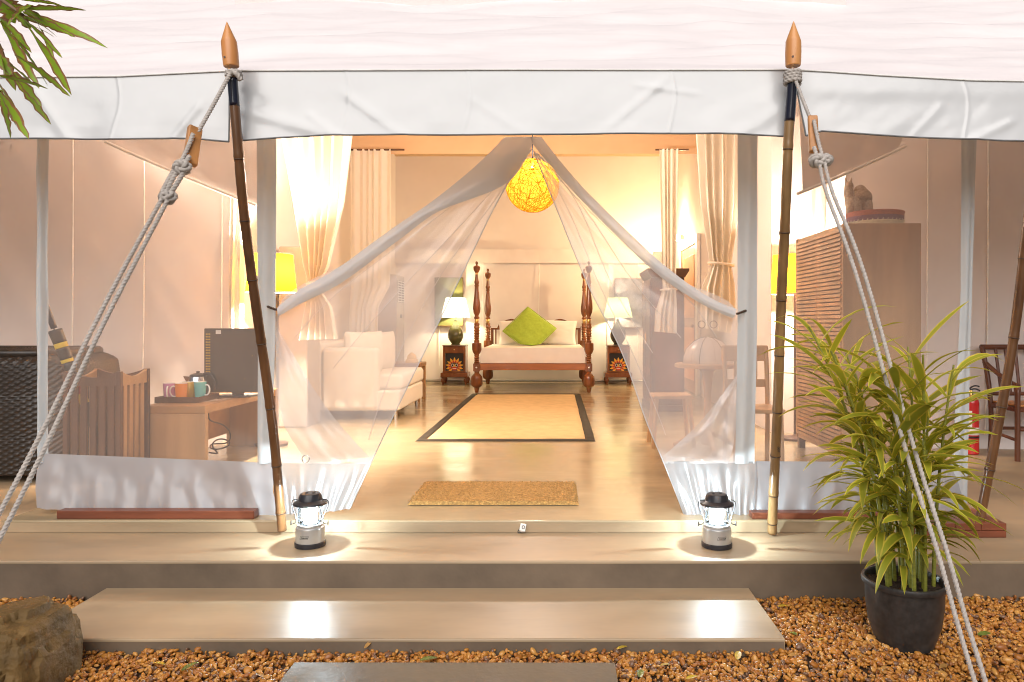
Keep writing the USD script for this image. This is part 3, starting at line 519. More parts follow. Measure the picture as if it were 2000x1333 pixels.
obj('knot', knot(P(355, 327, 3.1), 0.030, 0.0105, 0.3), 'rope_fibre', g1, True)
obj('knot', knot(P(325, 384, 3.06), 0.030, 0.0105, 1.3), 'rope_fibre', g1, True)
obj('line', rope(sagline([(349, 330), (335, 355), (322, 380)], [3.1, 3.08, 3.06]), 0.0105), 'rope_fibre', g1, True)
obj('line', rope(sagline([(343, 328), (328, 354), (316, 378)], [3.1, 3.08, 3.05]), 0.0105), 'rope_fibre', g1, True)
obj('line', rope(sagline([(363, 330), (347, 357), (330, 384)], [3.1, 3.08, 3.06]), 0.0105), 'rope_fibre', g1, True)
obj('line', rope(sagline([(317, 388), (255, 500), (172, 660), (95, 818), (0, 1001), (-170, 1330)], [3.05, 2.97, 2.86, 2.76, 2.66, 2.48], 140), 0.0092), 'rope_fibre', g1, True)
obj('line', rope(sagline([(327, 392), (268, 505), (189, 660), (115, 818), (22, 1008), (-150, 1345)], [3.05, 2.97, 2.86, 2.76, 2.66, 2.48], 140), 0.0092), 'rope_fibre', g1, True)
g2 = thing('guy_rope', 'grey twisted double guy rope running down right past the potted plant', 'rope', (0, 0, 0))
top = P(1553, 148, 3.42)
obj('line', rope(np.array([P(1555, 160, 3.41), P(1568, 195, 3.36), P(1581, 228, 3.31)]), 0.0085), 'rope_fibre', g2, True)
a = np.linspace(0, 8 * PI, 160); obj('lashing', rope(np.stack([top[0] - 0.004 + 0.034 * np.cos(a), 3.447 + 0.034 * np.sin(a), top[2] - 0.03 + 0.055 * a / (8 * PI)], -1), 0.011), 'rope_fibre', g2, True)
obj('toggle', toggle(P(1587, 228, 3.30), P(1590, 298, 3.22), 0.022, 0.014, (0.2, 1, 0)), 'toggle_wood', g2, 40)
obj('line', rope(sagline([(1590, 236), (1598, 275), (1610, 318)], [3.26, 3.21, 3.17]), 0.0085), 'rope_fibre', g2, True)
obj('line', rope(sagline([(1590, 288), (1594, 300), (1597, 310)], [3.2, 3.18, 3.16]), 0.009), 'rope_fibre', g2, True)
obj('knot', knot(P(1598, 314, 3.15), 0.030, 0.0105, 0.6), 'rope_fibre', g2, True)
obj('knot', knot(P(1614, 312, 3.15), 0.024, 0.010, 2.1), 'rope_fibre', g2, True)
obj('line', rope(sagline([(1601, 320), (1612, 370), (1645, 458), (1709, 666), (1806, 1000), (1834, 1088), (1862, 1190), (1904, 1333), (1935, 1440)], [3.14, 3.1, 3.02, 2.87, 2.66, 2.61, 2.56, 2.50, 2.46], 140), 0.0085), 'rope_fibre', g2, True)
obj('line', rope(sagline([(1611, 318), (1624, 370), (1659, 455), (1726, 666), (1824, 1000), (1853, 1090), (1884, 1200), (1925, 1333), (1955, 1440)], [3.14, 3.1, 3.02, 2.87, 2.66, 2.61, 2.56, 2.50, 2.46], 140), 0.0085), 'rope_fibre', g2, True)

# ---------------------------------------------------------------- lanterns
def lantern(label, at, logo, turn):
    t = thing('camping_lantern', label, 'lantern', at)
    obj('rubber_foot', lathe([(0.070, 0), (0.0765, 0.002), (0.0775, 0.022), (0.073, 0.026)], 40), 'black_plastic', t, 40)
    obj('body', lathe([(0.0725, 0.026), (0.0725, 0.090), (0.070, 0.099), (0.063, 0.104), (0.063, 0.108), (0.066, 0.110), (0.064, 0.116), (0.02, 0.117)], 48), 'silver_paint', t, 35)
    a = np.arange(48) / 48 * 2 * PI
    g = obj('globe', lathe([(0.0620, 0.117), (0.0620, 0.150), (0.0620, 0.214)], 40), 'clear_globe', t, True)
    for k in range(10):
        x, y = 0.0585 * math.cos(k * .628 + .2), 0.0585 * math.sin(k * .628 + .2); obj('rib', tube([(x, y, 0.118), (x, y, 0.214)], 0.0022, 6), 'clear_globe', g)
    obj('led_post', lathe([(0.015, 0.118), (0.013, 0.125), (0.009, 0.153), (0.004, 0.156)], 16), 'white_paint', t); obj('led_post', lathe([(0.004, 0.184), (0.010, 0.188), (0.014, 0.212)], 16), 'led_glow', t)
    obj('reflector', lathe([(0.058, 0.1175), (0.03, 0.122), (0.012, 0.118)], 30), 'chrome', t, True)
    obj('diffuser', lathe([(0.034, 0.119), (0.036, 0.165), (0.034, 0.212)], 28), 'frosted_tube', t, True)
    c = obj('cap', lathe([(0.064, 0.213), (0.084, 0.214), (0.0855, 0.218), (0.082, 0.224), (0.066, 0.232), (0.060, 0.236), (0.0565, 0.255), (0.049, 0.268), (0.044, 0.270), (0.02, 0.271)], 44, flute={5: .03, 6: .03}), 'black_plastic', t, 30)
    for s in (-1, 1): obj('vent_slot', shift(soft_box(-0.006, 0.006, -0.010, 0.010, 0.2705, 0.2735, 0.0014, 1), (0.018 * s, 0, 0)), 'ink', c)
    for s in (-1, 1): obj('handle', tube(bez([(0.060 * s, 0, 0.232), (0.080 * s, 0, 0.236), (0.0885 * s, 0, 0.232), (0.0905 * s, -0.004, 0.20), (0.0945 * s, -0.012, 0.115)], 26), 0.0022, 8), 'black_plastic', t, True)
    for s in (-1, 1): obj('handle_hook', tube([(0.0940 * s, -0.0112, 0.132), (0.0947 * s, -0.0125, 0.108)], 0.0034, 8), 'black_plastic', t, True)
    ps = np.linspace(-1, 1, 24); sl, h, w = 0.25, 0.0085, 0.0215
    def bend(v): ang = v[:, 0] / 0.0728 + logo; r = 0.0728 + v[:, 2]; return np.stack([r * np.sin(ang), -r * np.cos(ang), 0.060 + v[:, 1]], 1)
    from shapely.geometry import Polygon
    o = [(-w - sl * h, -h), (w - sl * h, -h), (w + sl * h, h), (-w + sl * h, h)]; P0 = Polygon(o); ring = P0.difference(P0.buffer(-0.0013))
    e = trimesh.creation.extrude_polygon(ring, 0.0004, engine='earcut'); e = e.subdivide_to_size(0.004); obj('badge_frame', (bend(np.array(e.vertices)), np.array(e.faces)), 'ink', t)
    tx = meshkit.text_mesh('Coleman', 0.0085, 0.0004, True); v = np.array(tx.vertices); v[:, 0] -= v[:, 0].mean(); v[:, 0] *= 0.036 / np.ptp(v[:, 0]); v[:, 1] -= 0.0042; v[:, 0] += v[:, 1] * sl
    obj('lettering', (bend(v), np.array(tx.faces)), 'ink', t)
    bulb(t, (0, 0, 0.170), 1.25, (0.74, 0.92, 1.0), 0.005, 'led_light'); return t
lantern('lit camping lantern on the step at the left, beside the dark bamboo pole', P(606, 1064, 3.673) * [1, 1, 0] + [0, 0, ZS], -0.10, 0)
lantern('lit camping lantern on the step at the right, in front of the tan pole', P(1400, 1067, 3.66) * [1, 1, 0] + [0, 0, ZS], 0.14, 0)
# small white plug on the riser
t = thing('power_plug', 'small white plug with black lead at the foot of the floor edge', 'plug', P(1021, 1031, 3.88))
obj('housing', rot(soft_box(-.016, .016, -.012, .012, -.016, .020, .003, 1), 12, (0, 1, 0)), 'white_paint', t, 40)
a = np.linspace(0, 2 * PI, 14); obj('socket_ring', tube(np.stack([.004 + .007 * np.cos(a), np.full(14, -.0125), .006 + .009 * np.sin(a)], -1), .0016, 6), 'ink', t)
obj('lead', tube(bez([(-.012, -.004, .0), (-.022, -.006, -.012), (-.026, -.006, -.021), (-.005, -.008, -.022)], 14), .0022, 6), 'ink', t, True)
obj('foot', box(-.012, .014, -.012, .010, -.022, -.014, .002), 'grey_plastic', t)

# ---------------------------------------------------------------- plants
def blade(base, d0, L, w, droop, seg=7, twist=0.0, fold=0.25, ragged=0, rng=R):
    """A leaf that leaves base in direction d0 and droops: (vertices, faces), uv."""
    d = np.array(d0, float); d /= np.linalg.norm(d); p = np.array(base, float); V, uv, Fc = [], [], []
    for i in range(seg + 1):
        t = i / seg; ww = w * (math.sin(PI * min(1, t * 0.92 + 0.06)) ** 0.75) * (1.15 - 0.35 * t)
        side = np.cross(d, (0, 0, 1)); n = np.linalg.norm(side); side = side / n if n > 1e-3 else np.array([1.0, 0, 0])
        up = np.cross(side, d); a = twist * (0.3 + t); sd = side * math.cos(a) + up * math.sin(a); un = np.cross(sd, d)
        l, r = (ww * (1 + (rng.uniform(-ragged, ragged * .5) if 0 < i < seg else 0)) for _ in (0, 1))
        if i == seg: l = r = w * 0.02
        V += [p - sd * l + un * l * fold, p.copy(), p + sd * r + un * r * fold]; uv += [(0, t), (.5, t), (1, t)]
        d = d + np.array([0, 0, -droop / seg]); d /= np.linalg.norm(d); p = p + d * L / seg
    for i in range(seg):
        a = i * 3; Fc += [[a, a + 1, a + 4], [a, a + 4, a + 3], [a + 1, a + 2, a + 5], [a + 1, a + 5, a + 4]]
    return (np.array(V), np.array(Fc)), np.array(uv)
pc = np.array([P(1766, 1200, 2.97)[0], 2.97, ZG])
pot = thing('plant_pot', 'round black plastic pot holding the leafy plant on the gravel', 'plant pot', pc)
H = 0.268
obj('pot_wall', lathe([(0.10, 0.0), (0.112, 0.004), (0.120, 0.03), (0.140, 0.09), (0.150, 0.17), (0.1515, H - .025), (0.163, H - .022), (0.166, H - .010), (0.163, H), (0.153, H + .001), (0.148, H - .006), (0.143, H - .06), (0.13, 0.1)], 56), 'pot_plastic', pot, 40)
g = np.array([[(r * math.cos(a), r * math.sin(a), H - .035 + .02 * meshkit.fbm(np.array([r * 40 * math.cos(a), r * 40 * math.sin(a), 0.]))) for r in np.linspace(.001, .1455, 9)] for a in np.linspace(0, 2 * PI, 33)])
obj('soil', grid(g), 'potting_soil', pot, True)
pl = thing('potted_dracaena', 'bushy yellow green plant with long striped leaves in the black pot', 'plant', pc + [0, 0, H - .03])
stems = []
for k in range(17):
    a = k * 2.399; r = 0.125 * math.sqrt((k + .5) / 17); x, y = r * math.cos(a), r * math.sin(a)
    h = R.uniform(0.62, 1.20) * (1.10 - 1.3 * r); lean = np.array([x * 1.7 - .09 * h + R.uniform(-.09, .03), y * 1.2 + R.uniform(-.04, .04), h])
    q = bez([(x, y, 0), (x + lean[0] * .25, y + lean[1] * .25, h * .5), (x + lean[0] * .9, y + lean[1] * .9, h)], 14)
    stems.append(q)
R.shuffle(stems)
for q in stems:
    obj('stem', tube(q, np.linspace(.0085, .004, 14), 8), 'plant_stem', pl, True)
nl = 0; more = []
for q in stems:
    h = q[-1][2]; n = int(9 + h * 13); ph = R.uniform(0, 6)
    for j in range(n):
        f = 0.22 + 0.78 * (j + R.random()) / n; k = min(13, int(f * 13)); b = q[k]; a = ph + j * 2.4 + R.uniform(-.4, .4)
        out = np.array([math.cos(a), math.sin(a), 0]); 
        if out @ (q[k] * [1, 1, 0] + 1e-6) < 0 and R.random() < .55: out = -out
        up = 0.45 + 1.3 * f * R.uniform(.5, 1.1); L = R.uniform(.19, .35) * (0.85 + .3 * f); dr = R.uniform(.6, 1.9) * (1.25 - .4 * f)
        m, uv = blade(b, out + [0, 0, up], L, R.uniform(.013, .0225), dr, 7, R.uniform(-.5, .5), R.uniform(.1, .35))
        lm = 'dracaena_leaf' if (f > .4 and R.random() < .68) else 'dracaena_leaf_dark'
        if nl < 298: obj('leaf', m, lm, pl, True, uv); nl += 1
        else: more.append((m, uv))
data(obj('foliage', cat(*[m for m, _ in more]), 'dracaena_leaf', pl, True, np.vstack([u for _, u in more])), kind='stuff')
# overhanging branch with long ragged leaves, top left
b0 = P(-60, -40, 2.3)
br = thing('mango_branch', 'overhanging branch of long green leaves with brown ragged tips, top left corner', 'branch', b0)
def bl(px, py, d=2.3): return P(px, py, d) - b0
obj('twig', tube(bez([bl(-160, -160), bl(-60, -50), bl(10, 5, 2.28), bl(45, 30, 2.25)], 20), np.linspace(.012, .004, 20), 8), 'bark', br, True)
obj('twig', tube(bez([bl(-120, -60, 2.35), bl(-50, 30, 2.32), bl(0, 90, 2.3), bl(10, 130, 2.28)], 20), np.linspace(.009, .003, 20), 8), 'bark', br, True)
obj('twig', tube(bez([bl(-120, 0, 2.25), bl(-60, 80, 2.24), bl(-20, 130, 2.22)], 20), np.linspace(.007, .003, 20), 8), 'bark', br, True)
def px_leaf(x0, y0, x1, y1, w, d=2.3, sag=0.10, rag=.42):
    a, b = bl(x0, y0, d), bl(x1, y1, d - R.uniform(-.05, .12)); L = np.linalg.norm(b - a); dirn = (b - a) / L
    m, uv = blade(a, dirn + [0, 0, sag], L * 1.03, w, sag * 2.2, 14, R.uniform(-.9, .9) + 1.0, .12, rag); obj('leaf', m, 'mango_leaf', br, True, uv)
for L_ in [(45, 25, 207, 90, .011), (40, 20, 165, 18, .012), (20, 30, 135, 62, .011), (60, 50, 105, 72, .009), (50, 35, 145, 70, .010), (48, 45, 138, 182, .014), (5, 55, 75, 170, .016), (20, 65, 92, 165, .016), (10, 0, 30, 45, .030), (60, 10, 15, 48, .028),
           (30, 110, 135, 185, .014), (10, 130, 80, 205, .013), (5, 130, 98, 240, .012), (-10, 170, 55, 268, .017), (0, 175, 20, 268, .013), (0, 150, 92, 172, .020), (-20, 60, 10, 145, .022), (-10, 90, 30, 175, .018), (30, 20, 110, 70, .012), (40, 0, 120, 10, .010), (-30, 130, 30, 215, .014), (15, 20, 60, 55, .012), (-20, 20, 60, 100, .016), (0, 40, 45, 120, .014), (-10, 110, 62, 160, .015), (-20, 140, 40, 240, .014), (25, 10, 95, 45, .013), (-30, 80, 25, 150, .016), (35, 30, 120, 110, .010), (-15, 190, 35, 250, .012), (70, 40, 110, 130, .009)]:
    px_leaf(*L_[:4], L_[4] * 1.4, d=2.3 + R.uniform(-.12, .12))
# fallen leaves
fm, fu = blade((0, 0, 0), (1, 0, .15), .055, .011, .25, 6, 0, .3, .12)
fl_spots = [(712, 1268, 60, 'dry_leaf'), (1520, 1185, 10, 'yellow_leaf'), (1555, 1240, 100, 'fallen_green'), (1600, 1250, 40, 'yellow_leaf'), (1560, 1280, 190, 'dry_leaf'), (1690, 1285, 150, 'dry_leaf'), (1205, 1270, 30, 'yellow_leaf'), (1310, 1300, 200, 'yellow_leaf'), (1250, 1325, 80, 'fallen_green'), (1340, 1328, 20, 'yellow_leaf'), (300, 1254, 100, 'dry_leaf'), (372, 1258, 30, 'fallen_green'), (320, 1300, 160, 'yellow_leaf'), (355, 1312, 60, 'fallen_green'), (820, 1292, 15, 'fallen_green'), (1900, 1170, 80, 'yellow_leaf'), (1910, 1240, 10, 'fallen_green'), (515, 1325, 140, 'dry_leaf'), (1720, 1310, 30, 'dry_leaf'), (1440, 1290, 70, 'yellow_leaf'), (200, 1240, 120, 'dry_leaf'), (1850, 1300, 210, 'dry_leaf')]
kinds = {'dry_leaf': 'curled brown dry leaf', 'yellow_leaf': 'yellow fallen leaf', 'fallen_green': 'small green fallen leaf'}
where = ['standing against the lower step left of its middle', 'just right of the lower step corner', 'on the gravel between the lower step and the pot', 'left of the plant pot, near the green leaf', 'on the gravel in front of the lower step right corner', 'at the foot of the plant pot', 'by the right edge of the stepping stone', 'on the gravel right of the stepping stone', 'at the bottom edge right of the stepping stone', 'at the bottom edge under the lower step right end', 'against the lower step beside the boulder', 'against the lower step near the boulder', 'on the gravel in front of the boulder side', 'at the bottom left of the stepping stone', 'behind the stepping stone', 'by the veranda riser right of the pot', 'right of the guy rope on the gravel', 'touching the stepping stone left corner', 'in front of the plant pot at the bottom edge', 'below the lower step right half', 'nearest the boulder', 'between the guy ropes and the bottom edge']
for k, (x, y, a, m) in enumerate(fl_spots):
    d = 1.30 * F / (y - VY); p = P(x, y, d); p[2] = ZG + .026 + (.004 if y > 1260 else 0)
    s = R.uniform(.8, 1.3); g = rot((fm[0] * s, fm[1]), a, (0, 0, 1)); g = rot(g, R.uniform(-25, 25), (1, 0, 0))
    data(obj('fallen_leaf', shift(g, p), m, None, True, fu), label=kinds[m] + ' ' + where[k], category='leaf', group='leaves fallen on the gravel')
# ---------------------------------------------------------------- the room: bed
bed = thing('four_poster_bed', 'carved dark wooden four-poster bed with white mattress', 'bed', (-0.375, 11.04, 0))
prof = [(0.026, 0.0), (0.030, 0.012), (0.040, 0.075), (0.078, 0.10), (0.090, 0.13), (0.090, 0.21), (0.084, 0.245), (0.058, 0.275), (0.036, 0.30), (0.040, 0.325), (0.050, 0.328), (0.050, 0.445), (0.038, 0.455), (0.044, 0.47), (0.032, 0.485), (0.044, 0.50), (0.032, 0.515), (0.044, 0.53), (0.032, 0.55), (0.040, 0.565), (0.034, 0.58), (0.060, 0.62), (0.073, 0.66), (0.073, 0.745), (0.068, 0.76), (0.040, 0.765),
        (0.043, 0.80), (0.030, 0.815), (0.044, 0.835), (0.032, 0.85), (0.045, 0.87), (0.034, 0.89), (0.046, 0.91), (0.034, 0.93), (0.047, 0.955), (0.035, 0.975), (0.047, 1.00), (0.038, 1.03), (0.043, 1.06), (0.028, 1.068), (0.028, 1.13), (0.040, 1.138), (0.042, 1.155), (0.030, 1.17), (0.030, 1.185), (0.050, 1.23), (0.058, 1.29), (0.056, 1.35), (0.044, 1.44), (0.033, 1.56), (0.028, 1.63), (0.038, 1.645), (0.028, 1.66), (0.040, 1.70), (0.030, 1.73), (0.024, 1.80), (0.021, 1.815), (0.021, 1.84), (0.030, 1.85), (0.050, 1.89), (0.053, 1.935), (0.040, 1.945), (0.015, 1.955), (0.012, 1.97), (0.021, 1.985), (0.021, 2.005), (0.010, 2.02)]
flu = {3: .08, 4: .10, 5: .10, 6: .08, 21: .08, 22: .10, 23: .08, 45: .08, 46: .10, 47: .10, 48: .08}
def prism_post(x, y):
    p = obj('post', lathe(prof, 32, (x, y, 0), flu, {10, 11}), 'carved_wood', bed, 40)
    obj('brass_band', lathe([(0.0295, 1.072), (0.0295, 1.128)], 24, (x, y, 0)), 'brass', p, True); obj('brass_band', lathe([(0.0225, 1.812), (0.0225, 1.842)], 24, (x, y, 0)), 'brass', p, True)
    return p
for x, y in ((-.862, 0), (.865, 0), (-.84, 1.55), (.85, 1.55)):
    p = prism_post(x, y)
    if y == 0: obj('bolt_cover', rot(lathe([(0.016, 0), (0.016, 0.004), (0.010, 0.008)], 16), 90, (1, 0, 0)) and shift(rot(lathe([(0.016, 0), (0.016, 0.004), (0.010, 0.008)], 16), 90, (1, 0, 0)), (x, y - .051, .385)), 'chrome', p, True)
obj('rail', box(-.81, .815, -.025, .025, .345, .445, .006), 'rail_wood', bed); obj('rail', box(-.79, .80, 1.525, 1.575, .345, .445, .006), 'rail_wood', bed)
obj('rail', box(-.87, -.825, .05, 1.50, .345, .445, .006), 'carved_wood', bed); obj('rail', box(.83, .875, .05, 1.50, .345, .445, .006), 'carved_wood', bed)
mt = soft_box(-.80, .805, 0.03, 1.51, .448, .69, .045, 2)
obj('mattress', mt, 'linen_white', bed, 50)
U, V = np.meshgrid(np.linspace(0, 1, 50), np.linspace(0, 1, 20), indexing='ij')
obj('sheet', grid(np.stack([-.806 + 1.617 * U, 0.021 - .006 * np.abs(np.sin(V * PI)) + wob(U, V, 8, 2, .006, 3), .45 + .235 * V], -1)), 'linen_white', bed, True)
crest = [(-.80, .93), (-.74, 1.00), (-.66, 1.03), (-.58, 1.02)]
hb = [(-.79, .70), (-.79, 1.02)] + [(x, 1.04 + .10 * max(0, math.sin((abs(x) - .20) / .45 * PI)) * (abs(x) > .2) * (abs(x) < .65) + (.16 * math.cos(x / .2 * PI / 2) if abs(x) <= .2 else 0) - (.06 if abs(x) > .65 else 0)) for x in np.linspace(-.78, .78, 61)] + [(.79, 1.02), (.79, .70), (.74, .70), (.74, .95)] + [(x, .95 + (.05 * math.cos(x / .6 * PI / 2) if abs(x) < .6 else 0)) for x in np.linspace(.72, -.72, 25)] + [(-.74, .95), (-.74, .70)]
obj('headboard', prism(hb, 1.53, 1.57), 'carved_wood', bed)
for k in range(18): x = -.70 + k * 1.4 / 17; obj('spindle', box(x - .012, x + .012, 1.538, 1.562, .70, .965, .003), 'carved_wood', bed)
def cushion(w, h, th, n=28, seed=0, pinch=.10, sharp=.35):
    V, Fc = [], []
    for s in (1, -1):
        U, W = np.meshgrid(np.linspace(-1, 1, n), np.linspace(-1, 1, n), indexing='ij')
        e = (1 - U ** 2).clip(0) ** sharp * (1 - W ** 2).clip(0) ** sharp
        X = U * w / 2 * (1 - pinch * (1 - W ** 2) * U ** 2 * .6); Z = W * h / 2 * (1 - pinch * (1 - U ** 2) * W ** 2 * .6)
        Y = -s * (th / 2 * e + e * wob(U, W, 2.2, 2.2, .018, seed + (s < 0)))
        v, f = grid(np.stack([X, Y, Z], -1)); Fc.append((f if s > 0 else f[:, ::-1]) + len(V) * n * n); V.append(v)
    return np.vstack(V), np.vstack(Fc)
def pose(m, tilt, roll, at): return shift(rot(rot(m, roll, (0, 1, 0)), tilt, (1, 0, 0)), at)
single('pillow', pose(cushion(.78, .46, .17, seed=1), -22, -3, (-.62, 12.37, .91)), 'linen_white', 'white pillow at the left of the headboard behind the green cushion', 'pillow', smooth=True)
single('pillow', pose(cushion(.78, .46, .17, seed=3), -22, 3, (-.05, 12.37, .91)), 'linen_white', 'white pillow at the right of the headboard behind the green cushion', 'pillow', smooth=True)
gc = thing('green_cushion', 'bright green square cushion standing on its corner on the bed', 'cushion', (-.46, 12.0, .955))
gm = pose(cushion(.66, .64, .17, seed=5, pinch=.08), -30, 41, (0, 0, 0)); gm = (np.stack([gm[0][:, 0] * (1 + .25 * np.clip(-.24 - gm[0][:, 2], 0, 1)), gm[0][:, 1], np.where(gm[0][:, 2] < -.24, -.24 + (gm[0][:, 2] + .24) * .12, gm[0][:, 2])], -1), gm[1]); obj('cover', gm, 'green_cloth', gc, True)
sq = np.array([(-.325, 0, -.315), (.325, 0, -.315), (.325, 0, .315), (-.325, 0, .315), (-.325, 0, -.315)]); e = along(sq, np.linspace(0, 1, 60)); pe = pose((e, np.zeros((1, 3), int)), -30, 41, (0, 0, 0))[0]; pe = pe[pe[:, 2] > -.24]; obj('piping', tube(np.roll(pe, 0, axis=0), .006, 6, cap=False), 'green_cloth', gc, True)
# bedside tables with a painted mask
def bedside(label, at):
    t = thing('bedside_table', label, 'bedside table', at, group=None)
    obj('top', box(-.205, .205, -.20, .16, .665, .684, .004), 'dark_wood', t)
    obj('side_panel', box(-.195, -.160, -.185, .15, .235, .665), 'carved_wood', t); obj('side_panel', box(.160, .195, -.185, .15, .235, .665), 'carved_wood', t)
    d = obj('drawer', box(-.158, .158, -.188, .13, .545, .663, .004), 'carved_wood', t); obj('knob', lathe([(.004, 0), (.013, .006), (.010, .014)], 12, (0, 0, 0)) and shift(rot(lathe([(.004, 0), (.005, .008), (.013, .014), (.008, .020)], 14), 90, (1, 0, 0)), (0, -.186, .605)), 'brass', d, True)
    obj('lower_rail', box(-.20, .20, -.19, .15, .205, .235, .004), 'carved_wood', t); obj('plinth', box(-.235, .235, -.215, .17, .125, .203, .006), 'carved_wood', t)
    pn = obj('mask_panel', box(-.158, .158, -.150, -.135, .237, .543), 'mask_black', t)
    def flat(name, poly, m, y): obj(name, prism(poly, -.150 - y, -.149 - y + .0015), m, pn)
    cx, cz = 0.0, .315
    for ring_, (rad, n, sp, wd, ln) in enumerate(((.062, 11, 2.35, .020, .095), (.05, 10, 2.1, .016, .07))):
        for k in range(n):
            a = -sp + 2 * sp * k / (n - 1) if ring_ == 0 else -sp + 2 * sp * (k + .0) / (n - 1); ca, sa = math.sin(a), math.cos(a); l = ln * (1.12 if abs(a) < .5 else 1.0)
            pts = [(-wd * .3, 0), (-wd, l * .4), (-wd * .6, l * .75), (0, l), (wd * .6, l * .75), (wd, l * .4), (wd * .3, 0)]
            flat('flame', [(cx + ca * (rad + q) + sa * p_, cz + sa * (rad + q) * .95 - ca * p_) for p_, q in pts], 'mask_yellow' if ring_ == 0 else 'mask_red', .002 + .0025 * ring_)
    circ = lambda x, z, r, n=16: [(x + r * math.cos(a), z + r * math.sin(a)) for a in np.linspace(0, 2 * PI, n, endpoint=False)]
    flat('face', [(-.07, .33), (-.055, .37), (0, .385), (.055, .37), (.07, .33), (.05, .28), (-.05, .28)], 'dark_wood', .007)
    for s in (-1, 1): flat('eye', circ(.034 * s, .335, .024), 'mask_white', .009); flat('iris', circ(.034 * s, .335, .017), 'mask_black', .011)
    flat('nose', [(-.013, .345), (.013, .345), (.02, .305), (-.02, .305)], 'mask_yellow', .010)
    flat('mouth', [(-.04, .305), (.04, .305), (.036, .245), (-.036, .245)], 'mask_red', .009); flat('teeth', [(-.032, .284), (.032, .284), (.032, .272), (-.032, .272)], 'mask_white', .011)
    for x in (-.20, .20):
        for y in (-.17, .13): obj('leg', lathe([(.018, 0), (.022, .012), (.018, .03), (.034, .055), (.038, .078), (.030, .10), (.022, .11), (.03, .124)], 18, (x, y, 0)), 'carved_wood', t, True)
    return t
bt = bedside('dark bedside table with painted yellow mask, left of the bed', (P(889, 0, 12.55)[0], 12.62, 0))
dup(bt, (P(1207, 0, 12.55)[0], 12.62, 0), label='dark bedside table with painted red and yellow mask, right of the bed')
def table_lamp(label, px, m, gm, power, col):
    t = thing('bedside_lamp', label, 'table lamp', (P(px, 0, 12.6)[0], 12.6, .686))
    obj('base', lathe([(.075, 0), (.082, .004), (.082, .016), (.070, .022), (.11, .07), (.135, .125), (.140, .175), (.128, .235), (.095, .30), (.055, .36), (.032, .40), (.024, .43), (.022, .455)], 36), gm, t, True)
    obj('stem', tube([(0, 0, .45), (0, 0, .52)], .007, 8), 'brass', t)
    r0, r1 = .255, .170; s = obj('lamp_shade', lathe([(r0, .478), (r0 * .5 + r1 * .5, .65), (r1, .825)], 48), m, t, True) if False else obj('lamp_shade', grid(np.array([[((r0 + (r1 - r0) * k) * math.cos(a), (r0 + (r1 - r0) * k) * math.sin(a), .478 + .347 * k) for k in (0, .33, .66, 1)] for a in np.linspace(0, 2 * PI, 49)])), m, t, True)
    obj('rim', tube([(r0 * math.cos(a), r0 * math.sin(a), .478) for a in np.linspace(0, 2 * PI, 49)], .004, 6, cap=False), 'white_paint', s, True)
    bulb(t, (0, 0, .62), power, col, .035); return t
table_lamp('lit bedside lamp with white shade and olive teardrop base, left of the bed', 890, 'shade_white', 'olive_glaze', 3.2, (1, .84, .48))
table_lamp('lit bedside lamp with pale green shade and dark base, right of the bed', 1207, 'shade_green', 'dark_glaze', 2.4, (1, .84, .52))
# pictures on the back wall
def picture(label, x0, x1, y0, y1, m):
    a, b = P(x0, y0, YB - .09), P(x1, y1, YB - .09); t = thing('picture', label, 'picture', (a + b) / 2); w, h = (b[0] - a[0]) / 2, (a[2] - b[2]) / 2
    obj('canvas', box(-w + .004, w - .004, -.012, .02, -h + .004, h - .004), m, t)
    for q in (box(-w, w, -.018, .02, h - .006, h + .006), box(-w, w, -.018, .02, -h - .006, -h + .006), box(-w - .008, -w + .003, -.0185, .02, -h - .006, h + .006), box(w - .003, w + .008, -.0185, .02, -h - .006, h + .006)): obj('frame', q, 'dark_wood', t)
    return t
picture('plain olive canvas picture behind the left bedside lamp', 850, 904, 543, 637, 'olive_paint')
picture('dark grey picture with pale leaf pattern behind the right bedside lamp', 1201, 1254, 545, 640, 'grey_paint')
# pendant lamp: a woven ball
pd = 7.2; c = P(1040, 363, pd); pn = thing('pendant_lamp', 'glowing round woven pendant lamp hanging above the bed end', 'pendant lamp', c); rp = 53 * pd / F
sph = trimesh.creation.icosphere(4, rp * .96); obj('shade', (np.array(sph.vertices), np.array(sph.faces)), 'woven_glow', pn, True)
vs = []; 
for k in range(110):
    n = NR.normal(size=3); n /= np.linalg.norm(n); u = np.cross(n, NR.normal(size=3)); u /= np.linalg.norm(u); w = np.cross(n, u); off = NR.uniform(-.9, .9); rr = math.sqrt(1 - off * off)
    a = np.linspace(0, 2 * PI, 40); vs.append(tube((n * off + rr * (np.cos(a)[:, None] * u + np.sin(a)[:, None] * w)) * rp * .985, .0017, 4, cap=False))
data(obj('woven_string', cat(*vs), 'woven_string', pn), kind='stuff')
obj('cord', tube([(0, 0, rp), (0, 0, ZC - c[2])], .006, 6), 'black_plastic', pn)
obj('bulb_holder', lathe([(.012, rp * .66), (.022, rp * .70), (.022, rp * .93)], 16), 'brass', pn, True)
bulb(pn, (0, -rp * .2, rp * .36), 60, (1, .88, .80), .06)
